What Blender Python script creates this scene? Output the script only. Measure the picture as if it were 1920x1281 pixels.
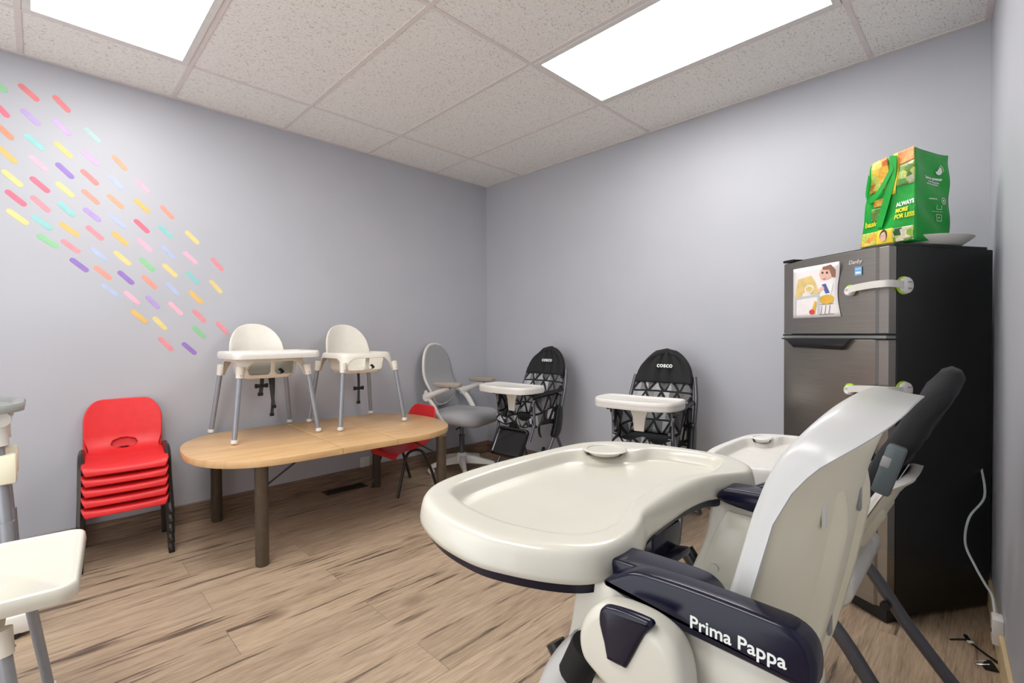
import bpy, bmesh, math, random
from mathutils import Vector, Matrix
random.seed(7)
for o in list(bpy.data.objects): bpy.data.objects.remove(o)
SC = bpy.context.scene
COL = SC.collection
PI = math.pi
# ---------------------------------------------------------------- camera
YAW, PITCH, ROLL = .7895, .0141, .0045
F = Vector((-math.sin(YAW), math.cos(YAW), 0)); R = Vector((math.cos(YAW), math.sin(YAW), 0)); U = Vector((0, 0, 1))
F2 = math.cos(PITCH)*F - math.sin(PITCH)*U; U2 = math.sin(PITCH)*F + math.cos(PITCH)*U
R3 = math.cos(ROLL)*R - math.sin(ROLL)*U2; U3 = math.sin(ROLL)*R + math.cos(ROLL)*U2
cd = bpy.data.cameras.new('camera'); cam = bpy.data.objects.new('camera', cd); COL.objects.link(cam)
m = Matrix((R3, U3, -F2)).transposed().to_4x4(); m.translation = Vector((3.3375, -2.9815, 1.0974))
cam.matrix_world = m
cd.sensor_width = 36; cd.lens = 895.5/1920*36; cd.clip_start = .01
SC.camera = cam
# ---------------------------------------------------------------- world, exposure
w = bpy.data.worlds.new('world'); SC.world = w; w.use_nodes = True
w.node_tree.nodes['Background'].inputs[0].default_value = (.95, .97, 1, 1)
w.node_tree.nodes['Background'].inputs[1].default_value = 2.2
SC.view_settings.view_transform = 'Standard'; SC.view_settings.look = 'None'
SC.view_settings.gamma = 1; SC.view_settings.use_curve_mapping = False
SC.view_settings.exposure = 0.14
LAMP_STRENGTH = 10.6
# ---------------------------------------------------------------- materials
def lin(c):
    return tuple((x/12.92 if x <= .04045 else ((x+.055)/1.055)**2.4) for x in [v/255 for v in c]) + (1,)
def mat(name, rgb, rough=.5, metal=0, noise=.04, scale=30, bump=0, bscale=200, coat=0, emit=0, spec=None, alpha=None):
    M = bpy.data.materials.new(name); M.use_nodes = True; nt = M.node_tree; b = nt.nodes['Principled BSDF']
    c = lin(rgb)
    b.inputs['Roughness'].default_value = rough; b.inputs['Metallic'].default_value = metal
    if coat: b.inputs['Coat Weight'].default_value = coat; b.inputs['Coat Roughness'].default_value = .08
    if spec is not None: b.inputs['Specular IOR Level'].default_value = spec
    tc = nt.nodes.new('ShaderNodeTexCoord')
    if noise:
        n = nt.nodes.new('ShaderNodeTexNoise'); n.inputs['Scale'].default_value = scale; n.inputs['Detail'].default_value = 4
        r = nt.nodes.new('ShaderNodeValToRGB')
        r.color_ramp.elements[0].position = .3; r.color_ramp.elements[1].position = .7
        r.color_ramp.elements[0].color = tuple(x*(1-noise) for x in c[:3])+(1,)
        r.color_ramp.elements[1].color = tuple(min(1, x*(1+noise)) for x in c[:3])+(1,)
        nt.links.new(tc.outputs['Object'], n.inputs['Vector']); nt.links.new(n.outputs['Fac'], r.inputs['Fac'])
        nt.links.new(r.outputs['Color'], b.inputs['Base Color'])
    else: b.inputs['Base Color'].default_value = c
    if bump:
        n2 = nt.nodes.new('ShaderNodeTexNoise'); n2.inputs['Scale'].default_value = bscale
        bp = nt.nodes.new('ShaderNodeBump'); bp.inputs['Strength'].default_value = bump; bp.inputs['Distance'].default_value = .002
        nt.links.new(tc.outputs['Object'], n2.inputs['Vector']); nt.links.new(n2.outputs['Fac'], bp.inputs['Height'])
        nt.links.new(bp.outputs['Normal'], b.inputs['Normal'])
    if emit:
        b.inputs['Emission Color'].default_value = (1, .985, .96, 1); b.inputs['Emission Strength'].default_value = emit
    return M
class N:
    """small node helper"""
    def __init__(s, name, rough=.5):
        s.M = bpy.data.materials.new(name); s.M.use_nodes = True; s.nt = s.M.node_tree; s.b = s.nt.nodes['Principled BSDF']
        s.b.inputs['Roughness'].default_value = rough; s.tc = s.nt.nodes.new('ShaderNodeTexCoord')
    def new(s, t, **k):
        n = s.nt.nodes.new(t)
        for a, v in k.items(): setattr(n, a, v)
        return n
    def put(s, sock, v):
        if hasattr(v, 'is_linked') or hasattr(v, 'links'): s.nt.links.new(v, sock)
        else: sock.default_value = v
    def math(s, op, a, b=0, c=None):
        n = s.new('ShaderNodeMath', operation=op); s.put(n.inputs[0], a); s.put(n.inputs[1], b)
        if c is not None: s.put(n.inputs[2], c)
        return n.outputs[0]
    def mapping(s, src, scale=(1, 1, 1), rot=(0, 0, 0), loc=(0, 0, 0)):
        n = s.new('ShaderNodeMapping'); n.inputs['Scale'].default_value = scale; n.inputs['Rotation'].default_value = rot; n.inputs['Location'].default_value = loc
        s.put(n.inputs['Vector'], src); return n.outputs[0]
    def noise(s, vec, scale, detail=4, rough=.5):
        n = s.new('ShaderNodeTexNoise'); n.inputs['Scale'].default_value = scale; n.inputs['Detail'].default_value = detail; n.inputs['Roughness'].default_value = rough
        s.put(n.inputs['Vector'], vec); return n.outputs['Fac']
    def ramp(s, fac, stops):
        n = s.new('ShaderNodeValToRGB'); e = n.color_ramp.elements
        while len(e) < len(stops): e.new(.5)
        for i, (p, c) in enumerate(stops): e[i].position = p; e[i].color = c if len(c) == 4 else tuple(c)+(1,)
        s.put(n.inputs[0], fac); return n.outputs['Color']
    def mix(s, fac, a, b, mode='MIX'):
        n = s.new('ShaderNodeMix', data_type='RGBA', blend_type=mode); s.put(n.inputs[0], fac); s.put(n.inputs[6], a); s.put(n.inputs[7], b); return n.outputs[2]
    def bump(s, h, strength=.3, dist=.002):
        n = s.new('ShaderNodeBump'); n.inputs['Strength'].default_value = strength; n.inputs['Distance'].default_value = dist
        s.put(n.inputs['Height'], h); s.nt.links.new(n.outputs[0], s.b.inputs['Normal'])
def g(v): return (v, v, v, 1)
def wood_floor():
    k = N('oak_laminate', .42); P = k.tc.outputs['Object']
    v = k.mapping(P, rot=(0, 0, PI/2))
    b = k.new('ShaderNodeTexBrick'); b.offset = .37; b.inputs['Scale'].default_value = 1
    b.inputs['Brick Width'].default_value = 1.25; b.inputs['Row Height'].default_value = .19; b.inputs['Mortar Size'].default_value = .0012
    b.inputs['Color1'].default_value = g(.0); b.inputs['Color2'].default_value = g(1); b.inputs['Mortar'].default_value = g(.5)
    k.put(b.inputs['Vector'], v)
    sh = k.new('ShaderNodeVectorMath', operation='MULTIPLY_ADD'); k.put(sh.inputs[0], b.outputs['Color']); sh.inputs[1].default_value = (3.7, 9.1, 2.3); k.put(sh.inputs[2], P)
    q = sh.outputs[0]
    grain = k.noise(k.mapping(q, (26, 1.8, 1)), 3.0, 7, .72)
    fine = k.noise(k.mapping(q, (160, 6, 1)), 2.0, 3)
    blot = k.noise(k.mapping(q, (7, 1.2, 1)), 1.6, 4)
    crack = k.noise(k.mapping(q, (16, .9, 1)), 2.2, 8, .6)
    base = k.ramp(grain, [(.30, lin((104, 86, 70))), (.48, lin((158, 136, 112))), (.70, lin((198, 176, 150)))])
    base = k.mix(.28, base, k.ramp(blot, [(.3, lin((128, 108, 88))), (.7, lin((206, 184, 156)))]), 'MIX')
    base = k.mix(.26, base, k.ramp(fine, [(.35, lin((120, 95, 75))), (.65, lin((214, 190, 165)))]), 'MIX')
    base = k.mix(.20, base, k.ramp(b.outputs['Color'], [(0, lin((138, 116, 96))), (1, lin((204, 180, 152)))]), 'MIX')
    ck = k.ramp(crack, [(.35, g(1)), (.43, g(0))])
    base = k.mix(k.math('MULTIPLY', ck, .85), base, lin((70, 54, 46)))
    kn = k.new('ShaderNodeTexVoronoi'); kn.inputs['Scale'].default_value = 1.0; k.put(kn.inputs['Vector'], k.mapping(q, (3.2, 1.5, 1)))
    kk = k.ramp(kn.outputs['Distance'], [(.0, g(1)), (.07, g(.6)), (.13, g(0))])
    base = k.mix(k.math('MULTIPLY', kk, .7), base, lin((88, 66, 54)))
    base = k.mix(k.math('MULTIPLY', b.outputs['Fac'], .55), base, lin((90, 72, 60)))
    k.put(k.b.inputs['Base Color'], base)
    k.bump(k.math('SUBTRACT', grain, b.outputs['Fac']), .12, .0015)
    return k.M
def wood_base():
    k = N('brown_wood_trim', .5); P = k.tc.outputs['Object']
    n = k.noise(k.mapping(P, (2.0, 2.0, 40)), 2.5, 6, .6)
    k.put(k.b.inputs['Base Color'], k.ramp(n, [(.3, lin((92, 74, 60))), (.5, lin((128, 106, 88))), (.75, lin((158, 134, 114)))]))
    return k.M
def maple():
    k = N('maple_laminate', .3); P = k.tc.outputs['Object']
    n = k.noise(k.mapping(P, (14, 1.6, 3)), 3, 5, .6); n2 = k.noise(k.mapping(P, (3, 1, 1)), 3, 4)
    c = k.mix(.35, k.ramp(n, [(.3, lin((194, 150, 102))), (.7, lin((222, 184, 134)))]), k.ramp(n2, [(.3, lin((192, 150, 100))), (.7, lin((228, 192, 146)))]))
    k.put(k.b.inputs['Base Color'], c); return k.M
def tile_mat():
    k = N('fissured_ceiling_tile', .95); P = k.tc.outputs['Object']
    n = k.noise(k.mapping(P, (1, 1, 1)), 130, 3, .6)
    f = k.noise(k.mapping(P, (150, 75, 1), rot=(0, 0, .3)), 1.0, 2, .4)
    pits = k.ramp(f, [(.33, g(1)), (.37, g(0))])
    base = k.mix(.5, lin((243, 240, 236)), k.ramp(n, [(.35, lin((222, 218, 213))), (.65, lin((252, 250, 247)))]))
    base = k.mix(k.math('MULTIPLY', pits, .42), base, lin((130, 120, 112)))
    k.put(k.b.inputs['Base Color'], base); k.bump(k.math('SUBTRACT', n, pits), .35, .002)
    return k.M
def wall_mat():
    k = N('lavender_grey_wall_paint', .5); P = k.tc.outputs['Object']
    n = k.noise(P, 2.5, 3); n2 = k.noise(P, 260, 2)
    k.put(k.b.inputs['Base Color'], k.ramp(n, [(.3, lin((182, 184, 191))), (.7, lin((187, 188, 195)))]))
    k.bump(n2, .08, .001); return k.M
def steel_mat():
    k = N('dark_brushed_steel', .27); k.b.inputs['Metallic'].default_value = .85; P = k.tc.outputs['Object']
    n = k.noise(k.mapping(P, (3, 3, 400)), 1.5, 3)
    k.put(k.b.inputs['Base Color'], k.ramp(n, [(.3, lin((150, 146, 140))), (.7, lin((166, 162, 156)))]))
    return k.M
def triangle_fabric():
    k = N('triangle_print_fabric', .8); uv = k.tc.outputs['UV']
    s = k.new('ShaderNodeSeparateXYZ'); k.put(s.inputs[0], uv)
    u, v = s.outputs[0], s.outputs[1]
    r = k.math('FRACT', v); row = k.math('FLOOR', v)
    us = k.math('ADD', u, k.math('MULTIPLY', row, .37))
    t = k.math('PINGPONG', us, .5); t2 = k.math('MULTIPLY', t, 2)
    d = k.math('ABSOLUTE', k.math('SUBTRACT', r, t2))
    line = k.math('LESS_THAN', d, .17)
    edge = k.math('LESS_THAN', r, .14)
    L = k.math('MAXIMUM', line, edge)
    cell = k.math('ADD', k.math('FLOOR', k.math('MULTIPLY', us, 2)), k.math('MULTIPLY', k.math('GREATER_THAN', r, t2), 7.3))
    wn = k.new('ShaderNodeTexWhiteNoise', noise_dimensions='2D')
    cv = k.new('ShaderNodeCombineXYZ'); k.put(cv.inputs[0], cell); k.put(cv.inputs[1], row); k.put(wn.inputs['Vector'], cv.outputs[0])
    tone = k.ramp(wn.outputs['Value'], [(0, lin((90, 90, 92))), (.6, lin((140, 140, 142))), (1, lin((215, 215, 218)))])
    st = k.math('LESS_THAN', k.math('FRACT', k.math('MULTIPLY', v, 9)), .4)
    tone = k.mix(k.math('MULTIPLY', st, .55), tone, lin((50, 50, 52)))
    k.put(k.b.inputs['Base Color'], k.mix(L, tone, lin((24, 24, 26)))); return k.M
def mesh_fabric(name, rgb):
    k = N(name, .9); P = k.tc.outputs['Object']; n = k.noise(P, 420, 2); n2 = k.noise(P, 8, 3)
    c = lin(rgb); d = tuple(x*.72 for x in c[:3])+(1,)
    k.put(k.b.inputs['Base Color'], k.mix(k.math('MULTIPLY', k.ramp(n, [(.4, g(0)), (.6, g(1))]), .7), c, d)); k.bump(n, .4, .001); return k.M
def photo_print(name, cols, scale):
    """abstract printed produce collage: cells of fruit and leaf colours"""
    k = N(name, .35); P = k.tc.outputs['Object']
    v = k.new('ShaderNodeTexVoronoi'); v.inputs['Scale'].default_value = scale; k.put(v.inputs['Vector'], P)
    s = k.new('ShaderNodeSeparateColor'); k.put(s.inputs[0], v.outputs['Color'])
    st = [(i/len(cols), lin(c)) for i, c in enumerate(cols)]
    c = k.ramp(s.outputs[0], st); n = k.noise(P, scale*3, 3)
    c = k.mix(.5, c, k.mix(1, c, k.ramp(n, [(.3, g(.35)), (.7, g(1))]), 'MULTIPLY'))
    k.put(k.b.inputs['Base Color'], c); return k.M
M = dict(
    wall=wall_mat(), floor=wood_floor(), trimwood=wood_base(), tile=tile_mat(), maple=maple(), steel=steel_mat(), tri=triangle_fabric(),
    grid=mat('painted_ceiling_grid', (226, 217, 215), .6), lampframe=mat('white_lamp_frame', (225, 222, 220), .5),
    diffuser=mat('lit_diffuser', (255, 255, 255), .6, noise=0, emit=LAMP_STRENGTH),
    cream=mat('cream_plastic', (211, 208, 195), .27, noise=.025, scale=6, coat=.25), creamd=mat('aged_cream_plastic', (238, 232, 206), .35, noise=.05, scale=5),
    greyshell=mat('off_white_shell', (196, 196, 194), .3, noise=.03, scale=8, coat=.15),
    navy=mat('navy_plastic', (17, 16, 38), .2, noise=.1, scale=40, spec=.38), white=mat('white_plastic', (226, 223, 217), .3, noise=.02),
    whitewarm=mat('white_polypropylene', (228, 223, 212), .33, noise=.02), red=mat('red_plastic', (226, 38, 42), .42, noise=.04, bump=.25, bscale=500),
    chairleg=mat('dark_bronze_metal', (62, 56, 52), .35, .5), tableleg=mat('brown_painted_metal', (96, 86, 74), .35, .4, noise=.1),
    grey_tube=mat('silver_grey_tube', (150, 154, 162), .35, .35), tube=mat('graphite_tube', (104, 106, 112), .3, .6), blackp=mat('black_plastic', (22, 22, 24), .3),
    blackgloss=mat('glossy_black_plastic', (16, 16, 18), .12, coat=.5), blackfab=mesh_fabric('black_fabric', (34, 34, 36)),
    greyfab=mesh_fabric('grey_mesh_fabric', (176, 176, 178)), armpad=mesh_fabric('taupe_arm_pad', (168, 158, 148)),
    fridgeblack=mat('black_cabinet_paint', (20, 20, 21), .38, noise=.1, scale=200, bump=.15, bscale=600),
    strap=mesh_fabric('charcoal_webbing', (62, 64, 66)), dimple=mat('dark_void', (8, 8, 9), .8), greyplastic=mat('grey_plastic', (150, 152, 150), .4),
    teal=mat('slate_grey_plastic', (84, 93, 95), .35), paleleg=mat('pale_oak_strip', (214, 190, 150), .6), paper=mat('white_paper', (236, 230, 230), .8),
    green=mat('bright_green_woven_plastic', (10, 158, 52), .33, noise=.1, scale=14, bump=.5, bscale=60), lime=mat('lime_plastic', (178, 222, 60), .4),
    printtext=mat('white_ink', (235, 240, 235), .5, noise=0), yellowink=mat('yellow_ink', (226, 222, 40), .5, noise=0),
    veg=photo_print('vegetable_print', [(30, 120, 50), (150, 190, 60), (24, 84, 44), (210, 220, 120), (60, 150, 60), (230, 220, 190)], 45),
    fruit=photo_print('fruit_print', [(240, 150, 50), (250, 214, 70), (236, 110, 50), (252, 226, 120), (200, 210, 90)], 38),
    yellow=mat('yellow_print', (246, 214, 60), .4, noise=.05), carrot=mat('carrot_print', (240, 150, 84), .4, noise=.25, scale=90),
    blue=mat('pale_blue_label', (120, 176, 226), .4, noise=0), silver=mat('silver_lettering', (225, 225, 226), .4, 0, noise=0),
    fawn=mat('fawn_crayon', (222, 196, 130), .8, noise=.1), skin=mat('skin_tone_ink', (232, 190, 172), .8, noise=0), hair=mat('brown_ink', (150, 110, 92), .8, noise=0),
    ochre=mat('ochre_crayon', (224, 178, 70), .8, noise=.1), redink=mat('red_crayon', (214, 70, 84), .8, noise=0), inkblue=mat('blue_ink', (86, 96, 160), .8, noise=0),
    dark=mat('dark_ink', (70, 64, 66), .8, noise=0), vent=mat('dark_bronze_register', (58, 46, 38), .5), cord=mat('pale_cord', (190, 200, 198), .5),
    lid=mat('clear_grey_plastic', (196, 202, 204), .25, noise=0), screw=mat('bright_screw', (180, 180, 182), .25, .9))
# ---------------------------------------------------------------- mesh helpers
def obj(name, bm, m, parent=None, angle=40, smooth=True, kind=None):
    bmesh.ops.remove_doubles(bm, verts=bm.verts, dist=1e-6)
    bmesh.ops.recalc_face_normals(bm, faces=bm.faces)
    me = bpy.data.meshes.new(name); bm.to_mesh(me); bm.free()
    for mm in (m if isinstance(m, (list, tuple)) else [m]): me.materials.append(M[mm] if isinstance(mm, str) else mm)
    if smooth:
        for p in me.polygons: p.use_smooth = True
        me.set_sharp_from_angle(angle=math.radians(angle))
    o = bpy.data.objects.new(name, me); COL.objects.link(o)
    if parent: o.parent = parent
    if kind: o['kind'] = kind
    return o
def tag(o, label, cat, group=None):
    o['label'] = label; o['category'] = cat
    if group: o['group'] = group
    return o
def thing(name, label, cat, loc=(0, 0, 0), rz=0, group=None):
    o = bpy.data.objects.new(name, None); COL.objects.link(o); o.empty_display_size = .05
    o.location = loc; o.rotation_euler = (0, 0, rz); return tag(o, label, cat, group)
def copy_tree(o, parent=None):
    c = o.copy(); COL.objects.link(c)
    if parent: c.parent = parent
    for ch in list(o.children): copy_tree(ch, c)
    return c
def B(): return bmesh.new()
def box(bm, c, s, rot=None, bevel=0, seg=2, mi=0):
    r = bmesh.ops.create_cube(bm, size=1); vs = r['verts']
    mt = Matrix.Translation(Vector(c)) @ (rot.to_4x4() if rot else Matrix.Identity(4)) @ Matrix.Diagonal((*s, 1))
    bmesh.ops.transform(bm, matrix=mt, verts=vs)
    fs = set(f for v in vs for f in v.link_faces)
    for f in fs: f.material_index = mi
    if bevel:
        es = list(set(e for v in vs for e in v.link_edges))
        bmesh.ops.bevel(bm, geom=es, offset=bevel, segments=seg, affect='EDGES', profile=.5)
    return bm
def rot(axis, a): return Matrix.Rotation(a, 3, axis)
def cr(pts, n=6, closed=False):
    """Catmull-Rom through points"""
    P = [Vector(p) for p in pts]; out = []; L = len(P)
    for i in range(L if closed else L-1):
        if closed: a, b, c, d = P[i-1], P[i], P[(i+1) % L], P[(i+2) % L]
        else: a, b, c, d = P[max(i-1, 0)], P[i], P[i+1], P[min(i+2, L-1)]
        for k in range(n):
            t = k/n
            out.append(.5*((2*b)+(c-a)*t+(2*a-5*b+4*c-d)*t*t+(3*b-a-3*c+d)*t**3))
    if not closed: out.append(P[-1])
    return out
def loft(bm, rings, closed=True, cap0=True, cap1=True, mi=0):
    vs = [[bm.verts.new(p) for p in r] for r in rings]; n = len(vs[0])
    for i in range(len(vs)-1):
        for j in range(n if closed else n-1):
            k = (j+1) % n
            f = bm.faces.new((vs[i][j], vs[i][k], vs[i+1][k], vs[i+1][j])); f.material_index = mi
    if cap0: bm.faces.new(vs[0][::-1]).material_index = mi
    if cap1: bm.faces.new(vs[-1]).material_index = mi
    return vs
def tube(bm, pts, r, seg=12, cap=True, flat=None, up=None):
    P = [Vector(p) for p in pts]; n = len(P); rr = r if isinstance(r, (list, tuple)) else [r]*n
    T = []
    for i in range(n):
        T.append((P[min(i+1, n-1)]-P[max(i-1, 0)]).normalized())
    u = Vector(up) if up else (Vector((0, 0, 1)) if abs(T[0].z) < .9 else Vector((1, 0, 0)))
    u = (u - T[0]*u.dot(T[0])).normalized(); rings = []
    for i in range(n):
        if i: u = (u - T[i]*u.dot(T[i])).normalized()
        v = T[i].cross(u); fl = flat or 1
        rings.append([P[i]+(u*math.cos(2*PI*k/seg)*fl+v*math.sin(2*PI*k/seg))*rr[i] for k in range(seg)])
    loft(bm, rings, True, cap, cap); return bm
def ribbon(bm, pts, w, t, side):
    """flat strap along pts; side = width direction"""
    P = [Vector(p) for p in pts]; s = Vector(side).normalized(); rings = []
    for i, p in enumerate(P):
        T = (P[min(i+1, len(P)-1)]-P[max(i-1, 0)]).normalized(); nn = T.cross(s).normalized()
        rings.append([p+s*w/2+nn*t/2, p-s*w/2+nn*t/2, p-s*w/2-nn*t/2, p+s*w/2-nn*t/2])
    loft(bm, rings); return bm
def lathe(bm, prof, c=(0, 0, 0), seg=24, axis='Z', mt=None):
    c = Vector(c); rings = []
    for r, z in prof:
        ring = []
        for k in range(seg):
            a = 2*PI*k/seg; p = Vector((r*math.cos(a), r*math.sin(a), z))
            if axis == 'X': p = Vector((z, p.x, p.y))
            if axis == 'Y': p = Vector((p.x, z, p.y))
            if mt: p = mt @ p
            ring.append(c+p)
        rings.append(ring)
    loft(bm, rings, True, prof[0][0] > 1e-5, prof[-1][0] > 1e-5); return bm
def inset(P, d):
    """offset a closed 2D outline (ccw) inward by d"""
    n = len(P); out = []
    for i in range(n):
        a, b = P[i-1], P[(i+1) % n]; t = Vector((b[0]-a[0], b[1]-a[1]))
        if t.length < 1e-9: out.append((P[i][0], P[i][1])); continue
        t.normalize(); out.append((P[i][0]-t.y*d, P[i][1]+t.x*d))
    return out
def ccw(P):
    a = sum(P[i-1][0]*P[i][1]-P[i][0]*P[i-1][1] for i in range(len(P)))
    return list(P) if a > 0 else list(P)[::-1]
def prism(bm, P, f, t0, t1, bev=0, mi=0, steps=3):
    """extrude outline P (2D) between t0,t1; f(a,b,t) -> 3D; rounded edges"""
    P = ccw([tuple(p)[:2] for p in P]); rings = []
    if bev:
        for k in range(steps+1):
            a = PI/2*k/steps; rings.append([f(x, y, t0+bev*(1-math.sin(a))) for x, y in inset(P, bev*(1-math.cos(a+0)) if 0 else bev*(1-math.sin(PI/2*k/steps)))] if 0 else [f(x, y, t0+bev*(1-math.cos(a))) for x, y in inset(P, bev*(1-math.sin(a)))])
        for k in range(steps+1):
            a = PI/2*(1-k/steps); rings.append([f(x, y, t1-bev*(1-math.cos(a))) for x, y in inset(P, bev*(1-math.sin(a)))])
    else: rings = [[f(x, y, t0) for x, y in P], [f(x, y, t1) for x, y in P]]
    loft(bm, [[Vector(p) for p in r] for r in rings], mi=mi); return bm
fxy = lambda a, b, t: (a, b, t)
fxz = lambda a, b, t: (a, t, b)
fyz = lambda a, b, t: (t, a, b)
def rrect(w, h, r, n=5, cx=0, cy=0):
    out = []
    for sx, sy, a0 in ((1, 1, 0), (-1, 1, PI/2), (-1, -1, PI), (1, -1, 1.5*PI)):
        for k in range(n+1):
            a = a0+PI/2*k/n; out.append((cx+sx*(w/2-r)+r*math.cos(a), cy+sy*(h/2-r)+r*math.sin(a)))
    return out
def grid(bm, fn, nu, nv, keep=None, uvf=None, mi=0):
    V = [[bm.verts.new(fn(i/nu, j/nv)) for i in range(nu+1)] for j in range(nv+1)]
    lay = bm.loops.layers.uv.verify() if uvf else None
    for j in range(nv):
        for i in range(nu):
            if keep and not keep((i+.5)/nu, (j+.5)/nv): continue
            f = bm.faces.new((V[j][i], V[j][i+1], V[j+1][i+1], V[j+1][i])); f.material_index = mi
            if uvf:
                for lp, (a, b) in zip(f.loops, ((i, j), (i+1, j), (i+1, j+1), (i, j+1))): lp[lay].uv = uvf(a/nu, b/nv)
    for v in list(bm.verts):
        if not v.link_faces: bm.verts.remove(v)
    return bm
def solid(o, t, off=-1, bev=0):
    m = o.modifiers.new('thickness', 'SOLIDIFY'); m.thickness = t; m.offset = off; m.use_even_offset = False
    return o
def text_bm(txt, size, mt, depth=.0004, extrude_mesh=True, bold=0, shear=0, spacing=1):
    cu = bpy.data.curves.new('lettering', 'FONT'); cu.body = txt; cu.size = size; cu.extrude = depth; cu.offset = bold; cu.shear = shear
    cu.space_character = spacing; cu.resolution_u = 3
    o = bpy.data.objects.new('lettering', cu); COL.objects.link(o)
    dg = bpy.context.evaluated_depsgraph_get(); me = bpy.data.meshes.new_from_object(o.evaluated_get(dg))
    bpy.data.objects.remove(o); bm = bmesh.new(); bm.from_mesh(me); bpy.data.meshes.remove(me)
    bmesh.ops.transform(bm, matrix=mt, verts=bm.verts); return bm
def frame(o, x, y):
    """matrix with local x -> x, y -> y, origin o"""
    x = Vector(x).normalized(); z = x.cross(Vector(y)).normalized(); y = z.cross(x)
    m = Matrix((x, y, z)).transposed().to_4x4(); m.translation = Vector(o); return m
# ---------------------------------------------------------------- room
H = 2.471
CX0, CK = 3.322, -.061           # wall C: x = CX0 + CK*y
YD = -4.05
def wc(y): return CX0+CK*y
def quad(name, pts, m, kind='structure'):
    bm = B(); bm.faces.new([bm.verts.new(p) for p in pts]); return obj(name, bm, m, kind=kind, smooth=False)
def slab(name, P, z0, z1, m):
    bm = B(); prism(bm, P, fxy, z0, z1); return obj(name, bm, m, smooth=False, kind='structure')
foot = [(-.12, .12), (-.12, YD-.12), (wc(YD)+.12, YD-.12), (wc(0)+.12, .12)]
slab('floor', foot, -.1, 0, 'floor'); slab('ceiling', foot, H, H+.1, 'tile')
slab('wall_left', [(-.12, .12), (0, .12), (0, YD-.12), (-.12, YD-.12)], 0, H, 'wall')
slab('wall_back', [(0, 0), (wc(0), 0), (wc(0), .12), (0, .12)], 0, H, 'wall')
slab('wall_right', [(wc(.12), .12), (wc(.12)+.12, .12), (wc(YD-.12)+.12, YD-.12), (wc(YD-.12), YD-.12)], 0, H, 'wall')
bm = B()
for x0, x1, z0, z1 in ((0, .5, 0, H), (2.9, wc(YD), 0, H), (.5, 2.9, 2.15, H)):  # unseen doorway opening, added so world light brightens walls and ceiling
    prism(bm, [(x0, YD), (x1, YD), (x1, YD-.12), (x0, YD-.12)], fxy, z0, z1)
obj('wall_front', bm, 'wall', smooth=False, kind='structure')
BT = .012
bm = B(); prism(bm, [(0, 0), (BT, 0), (BT, YD), (0, YD)], fxy, 0, .11, .002, steps=1); obj('baseboard_left', bm, 'trimwood', kind='structure')
bm = B(); prism(bm, [(BT, 0), (wc(0), 0), (wc(0), -BT), (BT, -BT)], fxy, 0, .11, .002, steps=1); obj('baseboard_back', bm, 'trimwood', kind='structure')
bm = B(); prism(bm, [(wc(-BT), -BT), (wc(YD), YD), (wc(YD)-BT, YD), (wc(-BT)-BT, -BT)], fxy, 0, .11, .002, steps=1); obj('baseboard_right', bm, 'paleleg', kind='structure')
# suspended grid
TY = [-(.586+.61*i) for i in range(6)]; AX = [.457, 1.677, 2.897]
def bar(bm, a, b, wdt, z=H):
    a = Vector((*a, 0)); b = Vector((*b, 0)); t = (b-a).normalized(); n = Vector((-t.y, t.x, 0))*wdt/2
    prism(bm, [(p.x, p.y) for p in (a+n, a-n, b-n, b+n)], fxy, z-.004, z+.001)
bm = B()
for y in TY:
    if y > YD: bar(bm, (0, y), (wc(y), y), .022)
obj('trim_1', bm, 'grid', kind='structure', smooth=False)
bm = B()
for x in AX: bar(bm, (x, 0), (x, YD), .020, H-.0002)
obj('trim_2', bm, 'grid', kind='structure', smooth=False)
bm = B()
bar(bm, (.011, 0), (.011, YD), .022, H-.0004); bar(bm, (0, -.011), (wc(0), -.011), .022, H-.0006); bar(bm, (wc(0)-.011, 0), (wc(YD)-.011, YD), .022, H-.0008)
obj('trim_3', bm, 'grid', kind='structure', smooth=False)
# ---------------------------------------------------------------- troffers
def troffer(x0, y0, label):
    t = thing('ceiling_light', label, 'ceiling light', (x0+.61, y0-.305, H), 0, 'recessed ceiling light panels')
    wx, wy = 1.22, .61
    bm = B(); e = .028
    for s in (-1, 1):
        box(bm, (0, s*(wy/2-.013-e/2), -.005), (wx-.026, e, .008)); box(bm, (s*(wx/2-.012-e/2), 0, -.005), (e, wy-.026-2*e, .008))
    obj('frame', bm, 'lampframe', t, smooth=False)
    bm = B(); box(bm, (0, 0, -.006), (wx-.024-2*e, wy-.026-2*e, .004)); obj('diffuser', bm, 'diffuser', t, smooth=False)
    return t
troffer(1.677, -.586, 'bright recessed light panel in the ceiling near the wall behind the fridge')
troffer(.457, -2.416, 'bright recessed light panel in the ceiling above the stickered left wall')
troffer(1.677, -3.026, 'unseen fill light panel added to the ceiling behind the camera')  # extra panel out of view, added to brighten the room
# ---------------------------------------------------------------- wall stickers
ST = dict(green=(128, 205, 138), coralred=(238, 108, 112), hotpink=(240, 92, 118), lavender=(180, 150, 218), lilac=(200, 164, 226), palea=(168, 206, 208),
          orange=(242, 138, 98), aqua=(128, 205, 202), yelor=(240, 200, 110), violet=(172, 142, 214), peach=(242, 162, 122), gold=(238, 184, 84), pink=(240, 176, 198),
          purple=(136, 98, 192), coral=(242, 124, 120), blue=(172, 188, 222), yellow=(236, 214, 124), salmon=(242, 146, 124), cpink=(242, 136, 146))
SN = dict(green='mint green', coralred='coral red', hotpink='hot pink', lavender='lavender', lilac='lilac', palea='pale aqua', orange='bright orange', aqua='aqua',
          yelor='warm yellow', violet='violet', peach='peach', gold='gold', pink='pale pink', purple='deep purple', coral='coral', blue='pale blue', yellow='soft yellow', salmon='salmon', cpink='rosy pink')
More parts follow.
